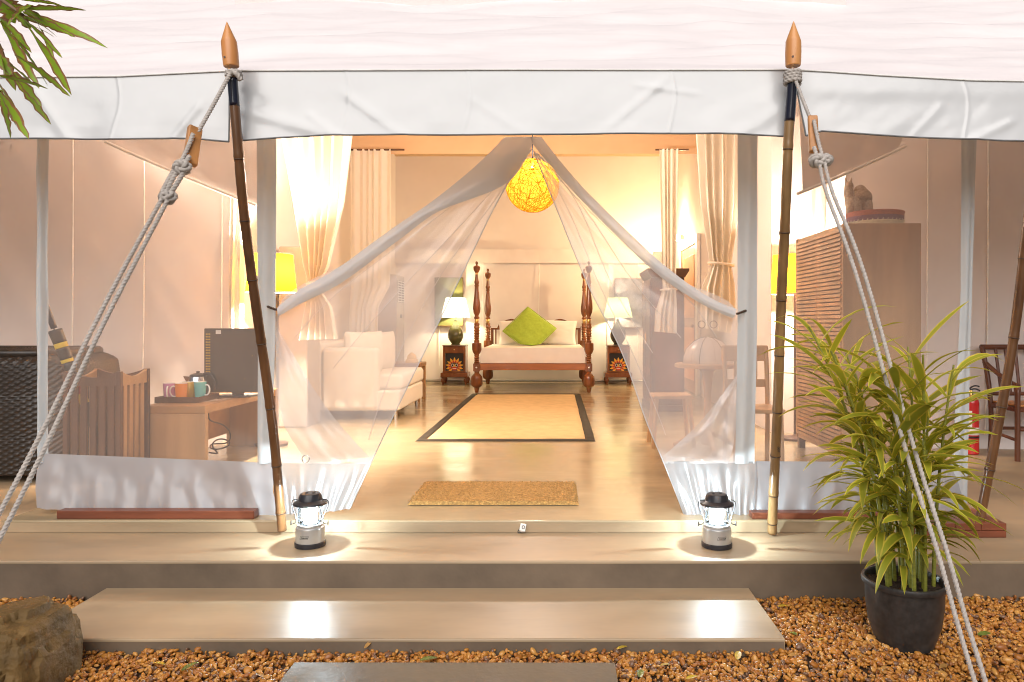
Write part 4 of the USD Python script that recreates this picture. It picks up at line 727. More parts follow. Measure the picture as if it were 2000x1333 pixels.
# rugs
def rug(name, label, x0, x1, y0, y1, th, m, border=None, bw_=.1, seed=0):
    t = thing(name, label, 'rug' if border else 'doormat', ((x0 + x1) / 2, (y0 + y1) / 2, 0.001)); X, Yh = (x1 - x0) / 2, (y1 - y0) / 2
    def sheet(a0, a1, b0, b1, n, k):
        U, V = np.meshgrid(np.linspace(a0, a1, n), np.linspace(b0, b1, k), indexing='ij'); W = th + .006 * (meshkit.fbm(np.stack([U * 2, V * 2, U * 0 + seed], -1), 3) - .3) * (1 if border else .5)
        e = (.010 if border else .006) * (meshkit.fbm(np.stack([U * 3, V * 3, U * 0 + seed + 5], -1), 2) - .5)
        W[0] *= .1; W[-1] *= .1; W[:, 0] *= .1; W[:, -1] *= .1; return grid(np.stack([U + e, V + e, W], -1))
    obj('pile' if not border else 'weave', sheet(-X + (bw_ if border else 0), X - (bw_ if border else 0), -Yh + (bw_ if border else 0), Yh - (bw_ if border else 0), 50, 70), m, t, True)
    if border:
        for q in ((-X, X, -Yh, -Yh + bw_ + .004), (-X, X, Yh - bw_ - .004, Yh), (-X, -X + bw_ + .004, -Yh + bw_, Yh - bw_), (X - bw_ - .004, X, -Yh + bw_, Yh - bw_)): obj('border', sheet(*q, 60 if q[1] - q[0] > .5 else 8, 60 if q[3] - q[2] > .5 else 8), border, t, True)
    return t
rug('rug', 'long tan woven rug with dark border on the tent floor', -1.285, .350, 6.49, 10.75, .012, 'sisal', 'rug_border', .085, 1)
dm = rug('doormat', 'small tan coir doormat inside the tent entrance', -.885, .128, 4.225, 4.765, .022, 'coir', seed=3)
fib = [tube([(x, y, .018), (x + NR.uniform(-.006, .006), y + NR.uniform(-.006, .006), .018 + NR.uniform(.004, .011))], .0016, 3) for x, y in zip(NR.uniform(-.50, .50, 5000), NR.uniform(-.265, .265, 5000))]
data(obj('coir_tuft', cat(*fib), 'coir', dm), kind='stuff')
# sofa
sf = thing('sofa', 'cream two-seat sofa with loose cushions along the left wall', 'sofa', (-2.3, 8.5, 0))
def ob(*a): x0, x1, y0, y1, z0, z1, r = a; return shift(soft_box(x0, x1, y0, y1, z0, z1, r), (2.3, -8.5, 0))
obj('base', ob(-2.62, -1.74, 7.93, 9.3, .10, .325, .03), 'sofa_cloth', sf, 40)
obj('arm', ob(-2.62, -1.98, 7.90, 8.08, .11, .80, .055), 'sofa_cloth', sf, 40)
obj('backrest', ob(-2.88, -2.58, 7.9, 9.3, .10, .86, .06), 'sofa_cloth', sf, 40)
obj('seat_cushion', ob(-2.60, -1.73, 8.03, 9.32, .32, .50, .05), 'sofa_cloth', sf, 40)
for x, y in ((-1.80, 8.0), (-1.80, 9.2), (-2.8, 8.0), (-2.8, 9.2)): obj('foot', tube([(x + 2.3, y - 8.5, 0), (x + 2.3, y - 8.5, .11)], .022, 14), 'chrome', sf, 40)
single('scatter_cushion', pose(rot(cushion(.60, .50, .20, seed=8), 62, (0, 0, 1)), 0, 0, (-2.23, 8.27, .73)), 'sofa_cloth', 'cream cushion leaning on the near arm of the sofa', 'cushion', smooth=True)
single('scatter_cushion', pose(rot(cushion(.62, .50, .20, seed=11), 74, (0, 0, 1)), 0, 0, (-2.20, 8.95, .72)), 'sofa_cloth', 'cream cushion at the far end of the sofa', 'cushion', smooth=True)
st = thing('side_table', 'low wooden side table behind the far end of the sofa', 'side table', (-2.05, 9.85, 0))
obj('top', box(-.32, .21, -.24, .24, .475, .53, .005), 'teak', st)
for x in (-.29, .18):
    for y in (-.21, .21): obj('leg', box(x - .025, x + .025, y - .025, y + .025, 0, .475, .003), 'teak_side', st)
single('bell_ornament', lathe([(.085, 0), (.09, .01), (.075, .05), (.062, .055), (.066, .07), (.052, .105), (.03, .125), (.012, .14)], 24, (-1.97, 9.72, .531)), 'gold_cloth', 'small golden bell-shaped ornament on the side table', 'ornament', smooth=40)
# tall cabinets with vents at the left wall
def ac(label, x0, x1, y0, y1, h, nf, side):
    t = thing('air_conditioner', label, 'air conditioner', ((x0 + x1) / 2, (y0 + y1) / 2, 0)); w, dp = (x1 - x0) / 2, (y1 - y0) / 2
    obj('housing', soft_box(-w, w, -dp, dp, 0, h, .02), 'grey_plastic', t, 40)
    obj('vent_recess', box(w - .004, w + .003, -dp + .05, dp - .05, h - .40, h - .08), 'vent_dark', t)
    for k in range(nf): z = h - .385 + k * .29 / (nf - 1); obj('vent_slat', box(w + .003, w + .010, -dp + .05, dp - .05, z - .006, z + .006), 'white_paint', t)
    for k in range(3): y = -dp + .05 + k * (2 * dp - .1) / 2; obj('vent_bar', box(w + .010, w + .014, y - .004, y + .004, h - .40, h - .08), 'white_paint', t)
    obj('knob', rot(lathe([(.03, 0), (.028, .012), (.01, .014)], 16), 90, (0, 1, 0), (0, 0, 0)) and shift(rot(lathe([(.03, 0), (.028, .012), (.01, .014)], 16), 90, (0, 1, 0)), (w, 0, h - .6)), 'black_plastic', t, 40)
    return t
ac('tall beige cabinet air conditioner behind the sofa, beside the far curtain', -2.62, -2.30, 10.3, 10.8, 1.77, 9, 1)
ac('tall beige cabinet air conditioner with grille behind the near left curtain', -2.86, -2.56, 7.35, 7.75, 1.86, 11, 1)
# curtains
def curtain(label, A, B, d, folds, amp, tie=None, m='curtain_cloth', seed=0, nu=90, nv=70):
    a0 = P((A[0][0] + B[0][0]) / 2, A[-1][1], d); t = thing('curtain', label, 'curtain', (a0[0], d, a0[2]))
    def dp(U, V): w = np.sin(U * folds * 2 * PI + 1.2 * np.sin(U * 9 + seed) + 0.5 * V); return d + amp * w * (1 - .35 * np.exp(-((V - (tie or 9)) / .06) ** 2)) + wob(U, V, 3, 2, amp * .7, seed) , np.full_like(U, d)
    v, f = patch(A, B, nu, nv, dp); o = obj('cloth', (v - [a0[0], d, a0[2]], f), m, t, True); return t, (a0[0], d, a0[2])
def band(t, at, p0, p1, d, dep=.08):
    a, b = P(*p0, d) - at, P(*p1, d) - at; c = (a + b) / 2; n = 24; q = [(c[0] + (b - a)[0] * .55 * math.cos(x), dep * math.sin(x), c[2] + (b - a)[2] * .5 * math.cos(x)) for x in np.linspace(0, 2 * PI, n)]
    obj('tieback', tube(q, .012, 8, cap=False), 'curtain_cloth', t, True)
t, at = curtain('cream curtain drawn to the left and tied, nearest the sofa', [(530, 180), (545, 270), (566, 380), (592, 520), (606, 560), (596, 600), (583, 665)], [(700, 180), (690, 270), (674, 400), (645, 520), (622, 560), (650, 600), (660, 662)], 7.0, 6, .06, .78, seed=1); band(t, at, (602, 556), (626, 552), 7.0)
curtain('long cream curtain hanging straight beside the far left wall', [(684, 292), (684, 560), (676, 740)], [(764, 292), (764, 520), (762, 560), (740, 600), (735, 740)], 9.4, 6, .022, seed=2)
t, at = curtain('cream curtain tied in the middle beside the far right wall', [(1288, 292), (1291, 420), (1294, 565), (1280, 610), (1278, 648)], [(1324, 292), (1322, 420), (1320, 565), (1322, 600), (1322, 652)], 8.5, 4, .035, .75, seed=3); band(t, at, (1292, 567), (1321, 565), 8.5)
t, at = curtain('full cream curtain tied in the middle beside the right door post', [(1352, 180), (1357, 270), (1366, 400), (1384, 505), (1388, 516), (1370, 560), (1367, 600), (1368, 640)], [(1470, 180), (1450, 270), (1446, 400), (1430, 505), (1428, 518), (1436, 560), (1438, 600), (1428, 652)], 6.9, 5, .07, .72, seed=4); band(t, at, (1386, 514), (1430, 519), 6.9)
curtain('narrow bright curtain at the left end of the room opening', [(452, 260), (452, 400), (450, 520), (448, 660)], [(486, 260), (480, 400), (474, 520), (474, 660)], 6.42, 2, .03, seed=5, nu=30)
curtain('narrow bright curtain at the right end of the room opening', [(1582, 250), (1583, 380), (1584, 560), (1584, 700)], [(1622, 250), (1618, 380), (1612, 560), (1612, 700)], 6.36, 2, .03, seed=6, nu=30)
for nm, x0, x1, d, y in (('left', 650, 790, 9.4, 293), ('right', 1280, 1345, 9.2, 293)):
    single('curtain_rod', tube([P(x0, y, d), P(x1, y, d)], .012, 10), 'dark_wood', f'thin dark curtain rod above the far {nm} curtain', 'curtain rod')
# floor lamps with yellow shades
def floor_lamp(label, px, d, r0, r1, y0, y1, power):
    b = P(px, y1, d); t = thing('floor_lamp', label, 'floor lamp', (b[0], d, 0)); z0, z1 = P(0, y1, d)[2], P(0, y0, d)[2]
    obj('foot', lathe([(.13, 0), (.14, .006), (.14, .02), (.03, .032), (.012, .05)], 32), 'dark_wood', t, 40); obj('stem', tube([(0, 0, .04), (0, 0, z0 + .12)], .013, 12), 'dark_wood', t, True)
    s = obj('lamp_shade', grid(np.array([[((r0 + (r1 - r0) * k) * math.cos(a), (r0 + (r1 - r0) * k) * math.sin(a), z0 + (z1 - z0) * k) for k in (0, .33, .66, 1)] for a in np.linspace(0, 2 * PI, 49)])), 'shade_yellow', t, True)
    for r, z in ((r0, z0), (r1, z1)): obj('rim', tube([(r * math.cos(a), r * math.sin(a), z) for a in np.linspace(0, 2 * PI, 49)], .004, 6, cap=False), 'white_paint', s, True)
    bulb(t, (0, 0, (z0 + z1) / 2 + .02), power, (1, .86, .69), .04)
floor_lamp('lit floor lamp with yellow shade behind the left door post', 530, 6.3, .212, .178, 497, 571, 30)
floor_lamp('lit floor lamp with yellow shade behind the right bamboo pole', 1553, 6.62, .215, .20, 498, 575, 9)
# sconce and door on the right wall
a = P(1335, 464, 11.85); t = thing('wall_sconce', 'small lit wall lamp on the right wall above the door frame', 'wall lamp', (XR - .02, a[1], a[2]))
obj('bracket', box(-.05, .012, -.03, .03, -.04, .04, .004), 'brass', t); obj('glass', shift(soft_box(-.19, -.05, -.10, .10, -.05, .03, .01, 1), (0, 0, 0)), 'sconce_glow', t, 40); bulb(t, (-.12, 0, .09), 5, (1, .75, .4), .02); bulb(t, (-.12, 0, -.10), 4, (1, .75, .4), .02)
t = thing('room_door', 'orange wooden door in a pale frame on the right wall', 'door', (XR - .03, 11.2, 0)); 
obj('frame', box(-.03, .02, -.75, -.62, 0, 2.25, .004), 'white_paint', t); obj('frame', box(-.03, .02, .62, .75, 0, 2.25, .004), 'white_paint', t); obj('frame', box(-.03, .02, -.75, .75, 2.252, 2.38, .004), 'white_paint', t)
dl = obj('leaf', box(-.015, .01, -.615, .615, .01, 2.248), 'rail_wood', t); obj('handle', lathe([(.012, 0), (.03, .03), (.01, .06)], 12, (-.05, -.5, 1.0)), 'brass', dl)
for z0, z1 in ((.2, 1.0), (1.15, 2.1)): obj('panel', box(-.022, -.0155, -.45, .45, z0, z1, .002), 'tip_wood', dl)
# armoire
am = thing('armoire', 'dark wooden armoire with moulded cornice beside the far right curtain', 'armoire', (1.34, 9.0, 0))
obj('carcass', box(-.20, .20, -.33, .45, .08, 1.62, .006), 'dark_wood', am); obj('base', box(-.22, .22, -.35, .46, 0, .079, .006), 'dark_wood', am)
obj('cornice', prism([(-.20, 1.621), (.20, 1.621), (.25, 1.70), (.25, 1.73), (-.25, 1.73), (-.25, 1.70)], -.38, .47), 'dark_wood', am)
for s in (0, 1):
    dr = obj('door', box(-.212, -.202, -.31 + .375 * s, .055 + .375 * s, .10, 1.60, .003), 'chair_wood', am); obj('handle', tube([(-.22, .02 + .07 * s, .82), (-.22, .02 + .07 * s, .94)], .007, 6), 'brass', dr)
    for k in range(4): obj('rail', box(-.2165, -.2125, -.29 + .375 * s, .035 + .375 * s, .16 + k * .36, .44 + k * .36, .002), 'dark_wood', dr)
obj('side_panel', box(-.15, .15, -.338, -.332, .20, 1.50, .002), 'chair_wood', am)
single('vase', lathe([(.06, 0), (.11, .04), (.125, .10), (.11, .16), (.07, .19), (.075, .21), (.06, .205)], 28, (1.25, 8.80, 1.732)), 'basket_cream', 'pale round vase on top of the dark armoire', 'vase', smooth=True)
# ---------------------------------------------------------------- the porch, left
dk = thing('low_desk', 'low thick-topped wooden desk at the left of the porch', 'desk', (-2.67, 5.6, 0))
obj('top', box(-.22, .215, -.60, .72, .44, .498, .004), 'teak', dk); obj('end_panel', box(-.218, .213, -.598, -.55, 0, .44, .003), 'teak_side', dk); obj('end_panel', box(-.218, .213, .66, .712, 0, .44, .003), 'teak_side', dk)
obj('back_panel', box(-.21, -.185, -.55, .66, .12, .44), 'teak', dk)
tv = thing('television', 'black flat television seen from behind on the low desk', 'television', (-2.54, 5.62, .499))
obj('panel', box(-.22, .30, -.02, .02, .03, .535, .006), 'screen_black', tv); obj('stand', soft_box(-.10, .18, -.10, .10, 0, .016, .006, 1), 'black_plastic', tv, 40); obj('neck', box(.0, .08, -.015, .015, .014, .06), 'black_plastic', tv)
for k in range(16):
    for j in range(2): obj('vent_hole', box(-.203 + j * .02, -.190 + j * .02, -.0215, -.0195, .17 + k * .021, .178 + k * .021), 'yellow_glaze', tv)
obj('sticker', box(-.125, -.085, -.0222, -.0205, .49, .52), 'paper', tv)
for x, z in ((.16, .32), (.24, .20), (.26, .26), (.10, .14)): obj('screw', box(x - .004, x + .004, -.0222, -.0202, z - .004, z + .004), 'brass', tv)
cb = P(425, 840, 5.9); q = [P(407, 808, 5.5), P(412, 822, 5.6), P(438, 832, 5.8), P(450, 850, 5.9), P(440, 866, 5.95), P(415, 868, 5.9), P(420, 878, 5.8), P(448, 868, 5.85), P(430, 858, 5.9), P(415, 872, 5.8), P(425, 885, 5.75), P(408, 884, 5.7)]
q = [p if p[2] > .012 else p * [1, 1, 0] + [0, 0, .012] for p in q]
single('power_cable', tube(bez(q, 90), .006, 8), 'black_plastic', 'thin dark cable coiled on the floor under the low desk', 'cable', smooth=True)
tr = thing('tray', 'dark rectangular tray holding four mugs on the low desk', 'tray', (P(358, 0, 5.25)[0], 5.3, .499))
obj('floor', box(-.155, .15, -.13, .17, 0, .012, .003), 'dark_wood', tr)
for q in (box(-.155, .15, -.138, -.1305, 0, .042, .002), box(-.155, .15, .1705, .178, 0, .042, .002), box(-.163, -.1555, -.138, .178, 0, .042, .002), box(.1505, .158, -.138, .178, 0, .042, .002)): obj('rim', q, 'dark_wood', tr)
def mug(label, px, d, m, ang, h=.125, r=.043):
    a = P(px, 0, d); t = thing('mug', label, 'mug', (a[0], d, .512), ang)
    b = obj('cup', lathe([(r * .78, 0), (r * .82, .004), (r * .93, h * .6), (r, h)], 30), m, t, 40); obj('inside', lathe([(r, h + .001), (r * .96, h + .002), (r * .86, h * .5), (r * .7, .012), (.002, .010)], 30), 'white_glaze', t, 40)
    obj('handle', tube(bez([(r * .95, 0, h * .82), (r * 1.5, 0, h * .80), (r * 1.75, 0, h * .55), (r * 1.4, 0, h * .28), (r * .88, 0, h * .25)], 18), .0055, 8), 'white_glaze', t, True)
mug('pink mug at the left end of the tray', 331, 5.22, 'pink_glaze', -75); mug('orange mug with white handle in front of the tray', 354, 5.20, 'orange_glaze', 190)
mug('yellow mug at the back of the tray', 368, 5.33, 'yellow_glaze', 120); mug('teal mug with white handle at the right end of the tray', 391, 5.30, 'teal_glaze', -8, .128)
for k, (px, py, d) in enumerate(((372, 776, 5.25), (382, 773, 5.27), (377, 774, 5.24))): single('sugar_sachet', shift(rot(box(-.03, .03, -.012, .012, 0, .004, .001), 20 + 30 * k, (0, 0, 1)), (P(px, 0, d)[0], d, .5125 + .005 * k)), 'paper', ['left white paper sachet lying flat between the mugs on the tray', 'right white paper sachet, topmost of the small pile beside the teal mug', 'middle white paper sachet of the pile between the mugs'][k], 'sachet', 'sachets on the tray')
kt = thing('kettle', 'shiny steel kettle with black handle behind the mugs', 'kettle', (P(393, 0, 5.55)[0], 5.5, .499))
obj('body', lathe([(.075, 0), (.085, .004), (.085, .02), (.080, .03), (.072, .12), (.060, .165)], 32), 'chrome', kt, 40); obj('lid', lathe([(.061, .166), (.056, .180), (.03, .190), (.012, .192), (.014, .205), (.004, .208)], 28), 'black_plastic', kt, 40)
obj('spout', prism([(-.055, .165), (-.105, .170), (-.095, .150), (-.066, .10)], -.018, .018), 'chrome', kt); obj('handle', tube(bez([(.045, 0, .178), (.095, 0, .182), (.125, 0, .14), (.128, 0, .08), (.115, 0, .05)], 20), np.linspace(.014, .009, 20), 10), 'black_plastic', kt, True)
def spoon(p, a, lab):
    t = thing('teaspoon', lab, 'spoon', p, a, 'teaspoons on the desk'); obj('stem', tube([(0, 0, .004), (.11, 0, .006)], .003, 6), 'chrome', t); obj('bowl', lathe([(.004, 0), (.016, .003), (.017, .006)], 14, (-.012, 0, .0)), 'chrome', t, True)
for k, (px, d, a) in enumerate(((398, 5.22, 20), (410, 5.30, 35), (424, 5.42, -20))): spoon((P(px, 0, d)[0], d, .499), a, 'steel teaspoon on the low desk, ' + ['nearest the desk front corner beside the tray', 'middle one between the tray and the television', 'farthest one in front of the television'][k])
us = thing('umbrella_stand', 'tall square slatted dark wooden umbrella stand at the left', 'umbrella stand', (-3.02, 4.82, 0))
for sx, sy in ((-1, -1), (1, -1), (-1, 1), (1, 1)): obj('corner_post', box(.172 * sx - .016, .172 * sx + .016, .155 * sy - .016, .155 * sy + .016, 0, .76, .003), 'dark_wood', us)
arch = lambda w: [(-w, .665), (-w, .76)] + [(x, .755 - .035 * math.cos(x / w * PI / 2)) for x in np.linspace(-w * .95, w * .95, 15)] + [(w, .76), (w, .665)]
for s in (-1, 1):
    obj('top_rail', prism(arch(.156), .155 * s - .010, .155 * s + .010), 'dark_wood', us); obj('bottom_rail', box(-.156, .156, .155 * s - .010, .155 * s + .010, .03, .09), 'dark_wood', us)
    obj('top_rail', prism(arch(.139), .172 * s - .010, .172 * s + .010, 'x'), 'teak_side', us); obj('bottom_rail', box(.172 * s - .010, .172 * s + .010, -.139, .139, .03, .09), 'teak_side', us)
    for k in range(5): x = -.118 + .059 * k; obj('slat', box(x - .021, x + .021, .155 * s - .006, .155 * s + .006, .09, .668, .002), 'dark_wood', us)
    for k in range(4): y = -.096 + .064 * k; obj('slat', box(.172 * s - .006, .172 * s + .006, y - .020, y + .020, .09, .668, .002), 'teak_side', us)
obj('base', box(-.156, .156, -.139, .139, .035, .05), 'dark_wood', us)
h0, h1 = P(86, 592, 4.72), P(212, 905, 4.86); ub = thing('umbrella', 'furled black umbrella with yellow bands leaning in the slatted stand', 'umbrella', h0); D = h1 - h0
def seg(a, b, r0, r1, m, nm, lab=None, n=6): obj(nm, tube([D * (a + (b - a) * k / n) for k in range(n + 1)], np.linspace(r0, r1, n + 1), 16), m, ub, True, label=lab)
seg(0, .155, .022, .020, 'black_plastic', 'handle'); seg(.155, .165, .007, .007, 'chrome', 'shaft')
a = np.linspace(-PI * .9, PI * .5, 14); obj('wrist_loop', tube(np.stack([.012 + .014 * np.cos(a), np.full(14, -.02), -.012 + .02 * np.sin(a)], -1), .0025, 6), 'black_plastic', ub, True)
for k, (a0, a1, m) in enumerate(((.165, .245, 'umbrella_black'), (.245, .275, 'umbrella_yellow'), (.275, .345, 'umbrella_black'), (.345, .365, 'umbrella_yellow'), (.365, .50, 'umbrella_black'), (.50, .56, 'umbrella_red'), (.56, .62, 'umbrella_yellow'), (.62, .97, 'umbrella_black'))): seg(a0, a1, .047 - .028 * a0, .047 - .028 * a1, m, 'canopy')
# wicker armchair, far left
U, V = np.meshgrid(np.linspace(0, 1, 260), np.linspace(0, 1, 130), indexing='ij')
wv = .006 * np.sin(U * 130 * PI) * np.sign(np.sin(V * 44 * PI)) + .004 * np.abs(np.sin(V * 44 * PI))
wk = thing('wicker_armchair', 'dark brown woven wicker armchair at the far left edge of the veranda', 'armchair', (-4.36, 5.5, ZS)); ang = U * 1.5 * PI - .25 * PI
ex, hx, hy = 5, .82, .42; cx_, sy_ = np.cos(ang - PI / 2), np.sin(ang - PI / 2); k_ = (np.abs(cx_) ** ex + np.abs(sy_) ** ex) ** (-1 / ex)
bulge = 1 + .05 * np.sin(V * PI) - .16 * np.clip((V - .90) / .1, 0, 1) ** 2
obj('woven_shell', grid(np.stack([(hx * bulge + wv) * k_ * cx_, (hy * bulge + wv) * k_ * sy_, .06 + .86 * V - .05 * np.clip((V - .92) / .08, 0, 1) * 0], -1)), 'wicker', wk, True)
obj('rim', tube([(hx * .86 * (abs(math.cos(a)) ** ex + abs(math.sin(a)) ** ex) ** (-1 / ex) * math.cos(a), hy * .86 * (abs(math.cos(a)) ** ex + abs(math.sin(a)) ** ex) ** (-1 / ex) * math.sin(a), .92) for a in np.linspace(-.75 * PI + .0, .75 * PI, 60)], .035, 10), 'wicker', wk, True)
obj('top_weave', grid(np.stack([(V * .87 * hx) * k_ * cx_, (V * .87 * hy) * k_ * sy_, .935 + .02 * (1 - V ** 2) + wv], -1)), 'wicker', wk, True)
for x in (-.7, .7): obj('foot', box(x - .03, x + .03, -.36, -.30, 0, .07), 'dark_wood', wk)
obj('plinth', box(-.78, .78, -.38, .38, .05, .075), 'dark_wood', wk)
# ---------------------------------------------------------------- the porch, right
wd = thing('wardrobe', 'tall wooden wardrobe with louvred doors at the right of the porch', 'wardrobe', (2.36, 5.72, 0))
obj('side_panel', box(-.285, .285, -.515, -.49, .09, 1.80, .003), 'teak_side', wd); obj('side_panel', box(-.285, .285, .485, .51, .09, 1.80, .003), 'teak_side', wd); obj('back_panel', box(.262, .285, -.489, .484, .09, 1.80), 'teak_side', wd); obj('top', box(-.275, .261, -.489, .484, 1.765, 1.795), 'teak', wd); obj('bottom', box(-.275, .261, -.489, .484, .09, .12), 'teak', wd)
for x, y in ((-.25, -.47), (.25, -.47), (-.25, .47), (.25, .47)): obj('foot', box(x - .025, x + .025, y - .025, y + .025, 0, .09), 'dark_wood', wd)
for s in (0, 1):
    y0, y1 = -.488 + .487 * s, -.003 + .486 * s
    dr = obj('louvre_door', box(-.283, -.272, y0, y0 + .04, .12, 1.765), 'teak', wd); obj('stile', box(-.283, -.272, y1 - .04, y1, .12, 1.765), 'teak', dr); obj('backing', box(-.262, -.258, y0, y1, .12, 1.765), 'dark_wood', dr)
    for k in range(52): z = .14 + k * 1.61 / 51; obj('louvre', rot(box(-.292, -.268, y0 + .001, y1 - .001, z - .0115, z + .0115), 14 + R.uniform(-5, 5), (0, 1, 0), (-.28, 0, z)), 'teak', dr)
c = P(1712, 438, 5.42); ba = thing('woven_basket', 'round woven basket, red and purple above a cream rim, on top of the wardrobe', 'basket', (c[0], 5.45, 1.803))
def coil(z0, z1, r0, r1, m, nm):
    n, k = 120, 12; U, V = np.meshgrid(np.linspace(0, 1, n), np.linspace(0, 1, k), indexing='ij'); r = r0 + (r1 - r0) * V + .003 * np.sin(U * 2 * PI * 36 + PI * np.round(V * 4)); obj(nm, grid(np.stack([r * np.cos(U * 2 * PI), r * np.sin(U * 2 * PI), z0 + (z1 - z0) * V], -1)), m, ba, True)
coil(0, .035, .197, .199, 'basket_cream', 'base_weave'); coil(.035, .072, .199, .201, 'basket_purple', 'middle_weave'); coil(.072, .102, .201, .203, 'basket_red', 'top_weave')
a = np.linspace(0, 2 * PI, 60); obj('rim', tube(np.stack([.203 * np.cos(a), .203 * np.sin(a), np.full(60, .102)], -1), .006, 8, cap=False), 'basket_red', ba, True); obj('lid', lathe([(.2, .09), (.1, .094), (.001, .096)], 40), 'basket_red', ba, True)
for k in range(36): x = k / 36 * 2 * PI; obj('stitch', tube([(.202 * math.cos(x), .202 * math.sin(x), .022), (.2035 * math.cos(x + .05), .2035 * math.sin(x + .05), .044)], .0035, 5), 'basket_cream', ba)
# carved animal
s0 = P(1676, 438, 5.75); sx = 5.75 / F
def S(px, py, dy=0): return ((px - 1676) * sx, dy, (438 - py) * sx + .0)
an = thing('carved_animal', 'carved pale wooden camel figure standing behind the basket on the wardrobe', 'statue', (s0[0], 5.80, 1.80))
ch = []
for p in [((1690, 372), .075, (1672, 385), .065), ((1672, 385), .065, (1664, 372), .04), ((1664, 372), .04, (1663, 348), .032), ((1663, 348), .036, (1660, 356), .026), ((1660, 356), .026, (1657, 366), .018), ((1685, 358), .05, (1690, 372), .07)]:
    ch.append(((S(*p[0]), p[1]), (S(*p[2]), p[3])))
for (x0, y0, x1, y1, x2, y2, dy) in ((1664, 385, 1658, 408, 1660, 436, -.05), (1672, 390, 1676, 412, 1674, 436, -.07), (1696, 385, 1699, 410, 1694, 436, -.05), (1690, 385, 1688, 412, 1689, 436, .06)):
    ch += [((S(x0, y0, dy * .6), .042), (S(x1, y1, dy), .026)), ((S(x1, y1, dy), .026), (S(x2, y2, dy), .022)), ((S(x2, y2, dy), .024), (S(x2 - 2, y2 - 1, dy), .022))]
for s in (-1, 1): ch.append(((S(1662 + 4 * s, 343), .012), (S(1662 + 6 * s, 333), .006)))
ch.append(((S(1702, 370), .012), (S(1704, 395), .009)))
bm = blob(ch, edge=.012, it=5); k0 = -bm[0][:, 2].min(); bm = (bm[0] + [0, 0, k0], bm[1]); obj('body', bm, 'statue_wood', an, True)
obj('saddle', (lambda m: (m[0] * [1, .9, 1] + S(1687, 362), m[1]))(rot(lathe([(.085, -.05), (.083, -.01), (.06, .025), (.03, .05), (.004, .058)], 24), 0, (0, 0, 1))), 'statue_wood', an, True)
# fire extinguisher
fe = thing('fire_extinguisher', 'red fire extinguisher standing by the veranda wall at the right', 'fire extinguisher', (3.60, 6.24, ZS))
obj('cylinder', lathe([(.058, 0), (.066, .006), (.066, .44), (.060, .475), (.040, .50), (.022, .508)], 36), 'red_paint', fe, 40)
obj('band', lathe([(.0665, .142), (.0665, .160)], 36), 'ink', fe, True); obj('label', lathe([(.0668, .17), (.0668, .235)], 36), 'paper', fe, True)
obj('label', grid(np.array([[(.0669 * math.sin(a), -.0669 * math.cos(a), z) for z in (.235, .38)] for a in np.linspace(-1.3, -.35, 10)])), 'paper', fe, True)
for k in range(7): obj('print_line', grid(np.array([[(.0673 * math.sin(a), -.0673 * math.cos(a), z) for z in (.185 + k * .028, .189 + k * .028)] for a in np.linspace(-1.2, -.5 + .12 * math.sin(k * 5), 6)])), 'ink', fe)
obj('valve', lathe([(.022, .505), (.022, .53), (.014, .545), (.014, .555)], 18), 'brass', fe, 40); obj('handle', tube(bez([(-.01, 0, .548), (.035, -.01, .565), (.07, -.02, .548)], 10), .007, 8), 'black_plastic', fe, True); obj('lever', tube(bez([(-.01, 0, .562), (.03, -.01, .592), (.065, -.02, .585)], 10), .007, 8), 'black_plastic', fe, True)
obj('hose', tube(bez([(-.02, 0, .54), (-.08, -.01, .52), (-.085, -.01, .38), (-.08, -.01, .20)], 20), .009, 8), 'black_plastic', fe, True)
# chair on the veranda
vc = thing('veranda_chair', 'dark wooden chair with slatted back on the veranda at the right edge', 'chair', (4.05, 6.10, ZS))
def bar(p, q, w, m='chair_wood', n='rail'): obj(n, tube([p, q], w, 8), m, vc, 30)
for s in (-1, 1):
    obj('leg', tube(bez([(.27 * s, .16, 0), (.265 * s, .16, .45), (.295 * s, .24, .93)], 12), .021, 8), 'chair_wood', vc, True); obj('leg', tube([(.26 * s, -.20, 0), (.26 * s, -.20, .56), (.255 * s, -.18, .60)], .022, 8), 'chair_wood', vc, True)
    obj('armrest', tube(bez([(.285 * s, .22, .80), (.25 * s, .05, .69), (.25 * s, -.18, .62)], 14), .020, 8), 'chair_wood', vc, True); bar((.26 * s, -.20, .17), (.27 * s, .16, .20), .014)
obj('crest_rail', tube([(-.30, .245, .925), (.30, .245, .925)], .024, 8), 'chair_wood', vc, True); bar((-.27, .17, .52), (.27, .17, .52), .018)
for k in range(5): x = -.16 + .08 * k; obj('back_slat', box(x - .012, x + .012, .195, .21, .52, .92), 'chair_wood', vc) if False else obj('back_slat', tube([(x, .175, .52), (x * 1.1, .238, .92)], .013, 6), 'chair_wood', vc)
obj('seat', box(-.275, .275, -.215, .19, .405, .445, .006), 'chair_wood', vc); obj('seat_pad', soft_box(-.25, .25, -.20, .165, .445, .462, .008, 1), 'toggle_wood', vc, 40)
bar((-.26, -.20, .26), (.26, -.20, .26), .015); bar((-.26, .16, .22), (.26, .16, .22), .015)
single('low_stool', cat(box(4.0, 4.6, 6.6 - .35, 6.9 - .35, .30, .325, .004), box(4.05, 4.10, 6.3, 6.35, ZS, .30), box(4.5, 4.55, 6.3, 6.35, ZS, .30), box(4.05, 4.10, 6.45, 6.5, ZS, .30), box(4.5, 4.55, 6.45, 6.5, ZS, .30)), 'toggle_wood', 'low wooden stool half hidden behind the veranda chair', 'stool') if False else None
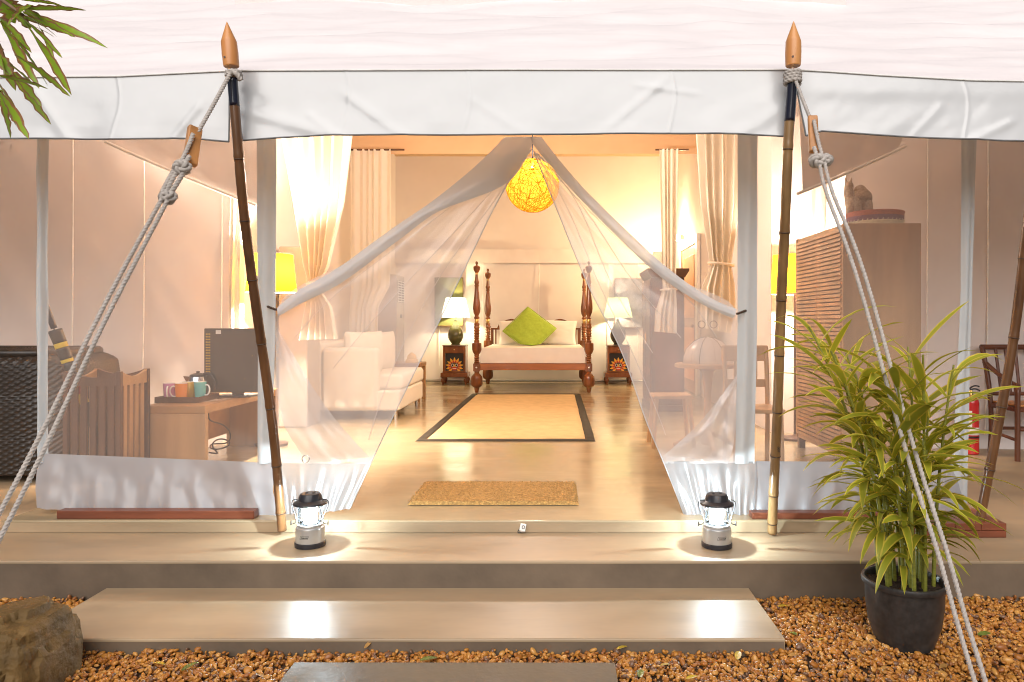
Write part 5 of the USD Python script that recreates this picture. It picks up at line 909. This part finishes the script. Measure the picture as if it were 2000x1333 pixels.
# chair, pedestal table and domed cover seen through the right flap
pc_ = thing('porch_chair', 'dark wooden chair behind the right door post', 'chair', (P(1470, 0, 5.35)[0], 5.35, 0))
for s in (-1, 1): obj('leg', tube([(.17 * s, -.16, 0), (.165 * s, -.15, .42)], .018, 8), 'teak_side', pc_, True); obj('leg', tube(bez([(.165 * s, .20, 0), (.16 * s, .17, .42), (.165 * s, .23, .88)], 12), .018, 8), 'teak_side', pc_, True)
obj('seat', box(-.19, .19, -.18, .20, .42, .45, .006), 'teak_side', pc_); obj('crest_rail', box(-.18, .18, .215, .245, .78, .90, .008), 'teak_side', pc_); obj('rail', box(-.16, .16, .19, .21, .58, .64, .004), 'teak_side', pc_)
for k in range(3): obj('back_slat', box(-.09 + .08 * k, -.07 + .08 * k, .198, .212, .64, .78), 'teak_side', pc_)
rt = thing('pedestal_table', 'round dark pedestal table behind the right net flap', 'table', (P(1382, 0, 6.05)[0], 6.05, 0))
obj('table_top', lathe([(.26, .70), (.275, .705), (.275, .73), (.26, .735)], 48), 'teak_side', rt, 40); obj('pedestal', lathe([(.05, .05), (.06, .08), (.035, .14), (.030, .5), (.05, .66), (.09, .70)], 24), 'teak_side', rt, True)
for k in range(3): a = k * 2 * PI / 3 + .5; obj('leg', tube(bez([(0, 0, .16), (.15 * math.cos(a), .15 * math.sin(a), .10), (.30 * math.cos(a), .30 * math.sin(a), .02)], 10), .022, 8), 'teak_side', rt, True)
dc = thing('food_cover', 'domed mesh food cover with curled wire top on the round table', 'food cover', (P(1382, 0, 6.05)[0], 6.05, .737))
obj('dome', lathe([(.21, 0), (.205, .05), (.18, .12), (.12, .18), (.06, .21), (.01, .22)], 40), 'net', dc, True)
for k in range(6): a = k * PI / 3; obj('wire', tube([(r * math.cos(a), r * math.sin(a), z + .002) for r, z in ((.21, 0), (.205, .05), (.18, .12), (.12, .18), (.06, .21), (.01, .22))], .003, 6), 'dark_wood', dc, True)
for s in (-1, 1): a = np.linspace(0, 2 * PI, 18); obj('curl', tube(np.stack([.05 * s + .03 * np.cos(a), 0 * a, .325 + .03 * np.sin(a)], -1), .004, 6), 'dark_wood', dc, True)
ws = thing('wooden_stool', 'wooden stool with splayed legs behind the right net flap', 'stool', (P(1310, 0, 6.3)[0], 6.3, 0))
obj('seat', box(-.17, .17, -.15, .15, .42, .45, .006), 'teak_side', ws)
for sx_ in (-1, 1):
    for sy in (-1, 1): obj('leg', tube([(.175 * sx_, .16 * sy, 0), (.14 * sx_, .12 * sy, .42)], .020, 6), 'teak_side', ws)
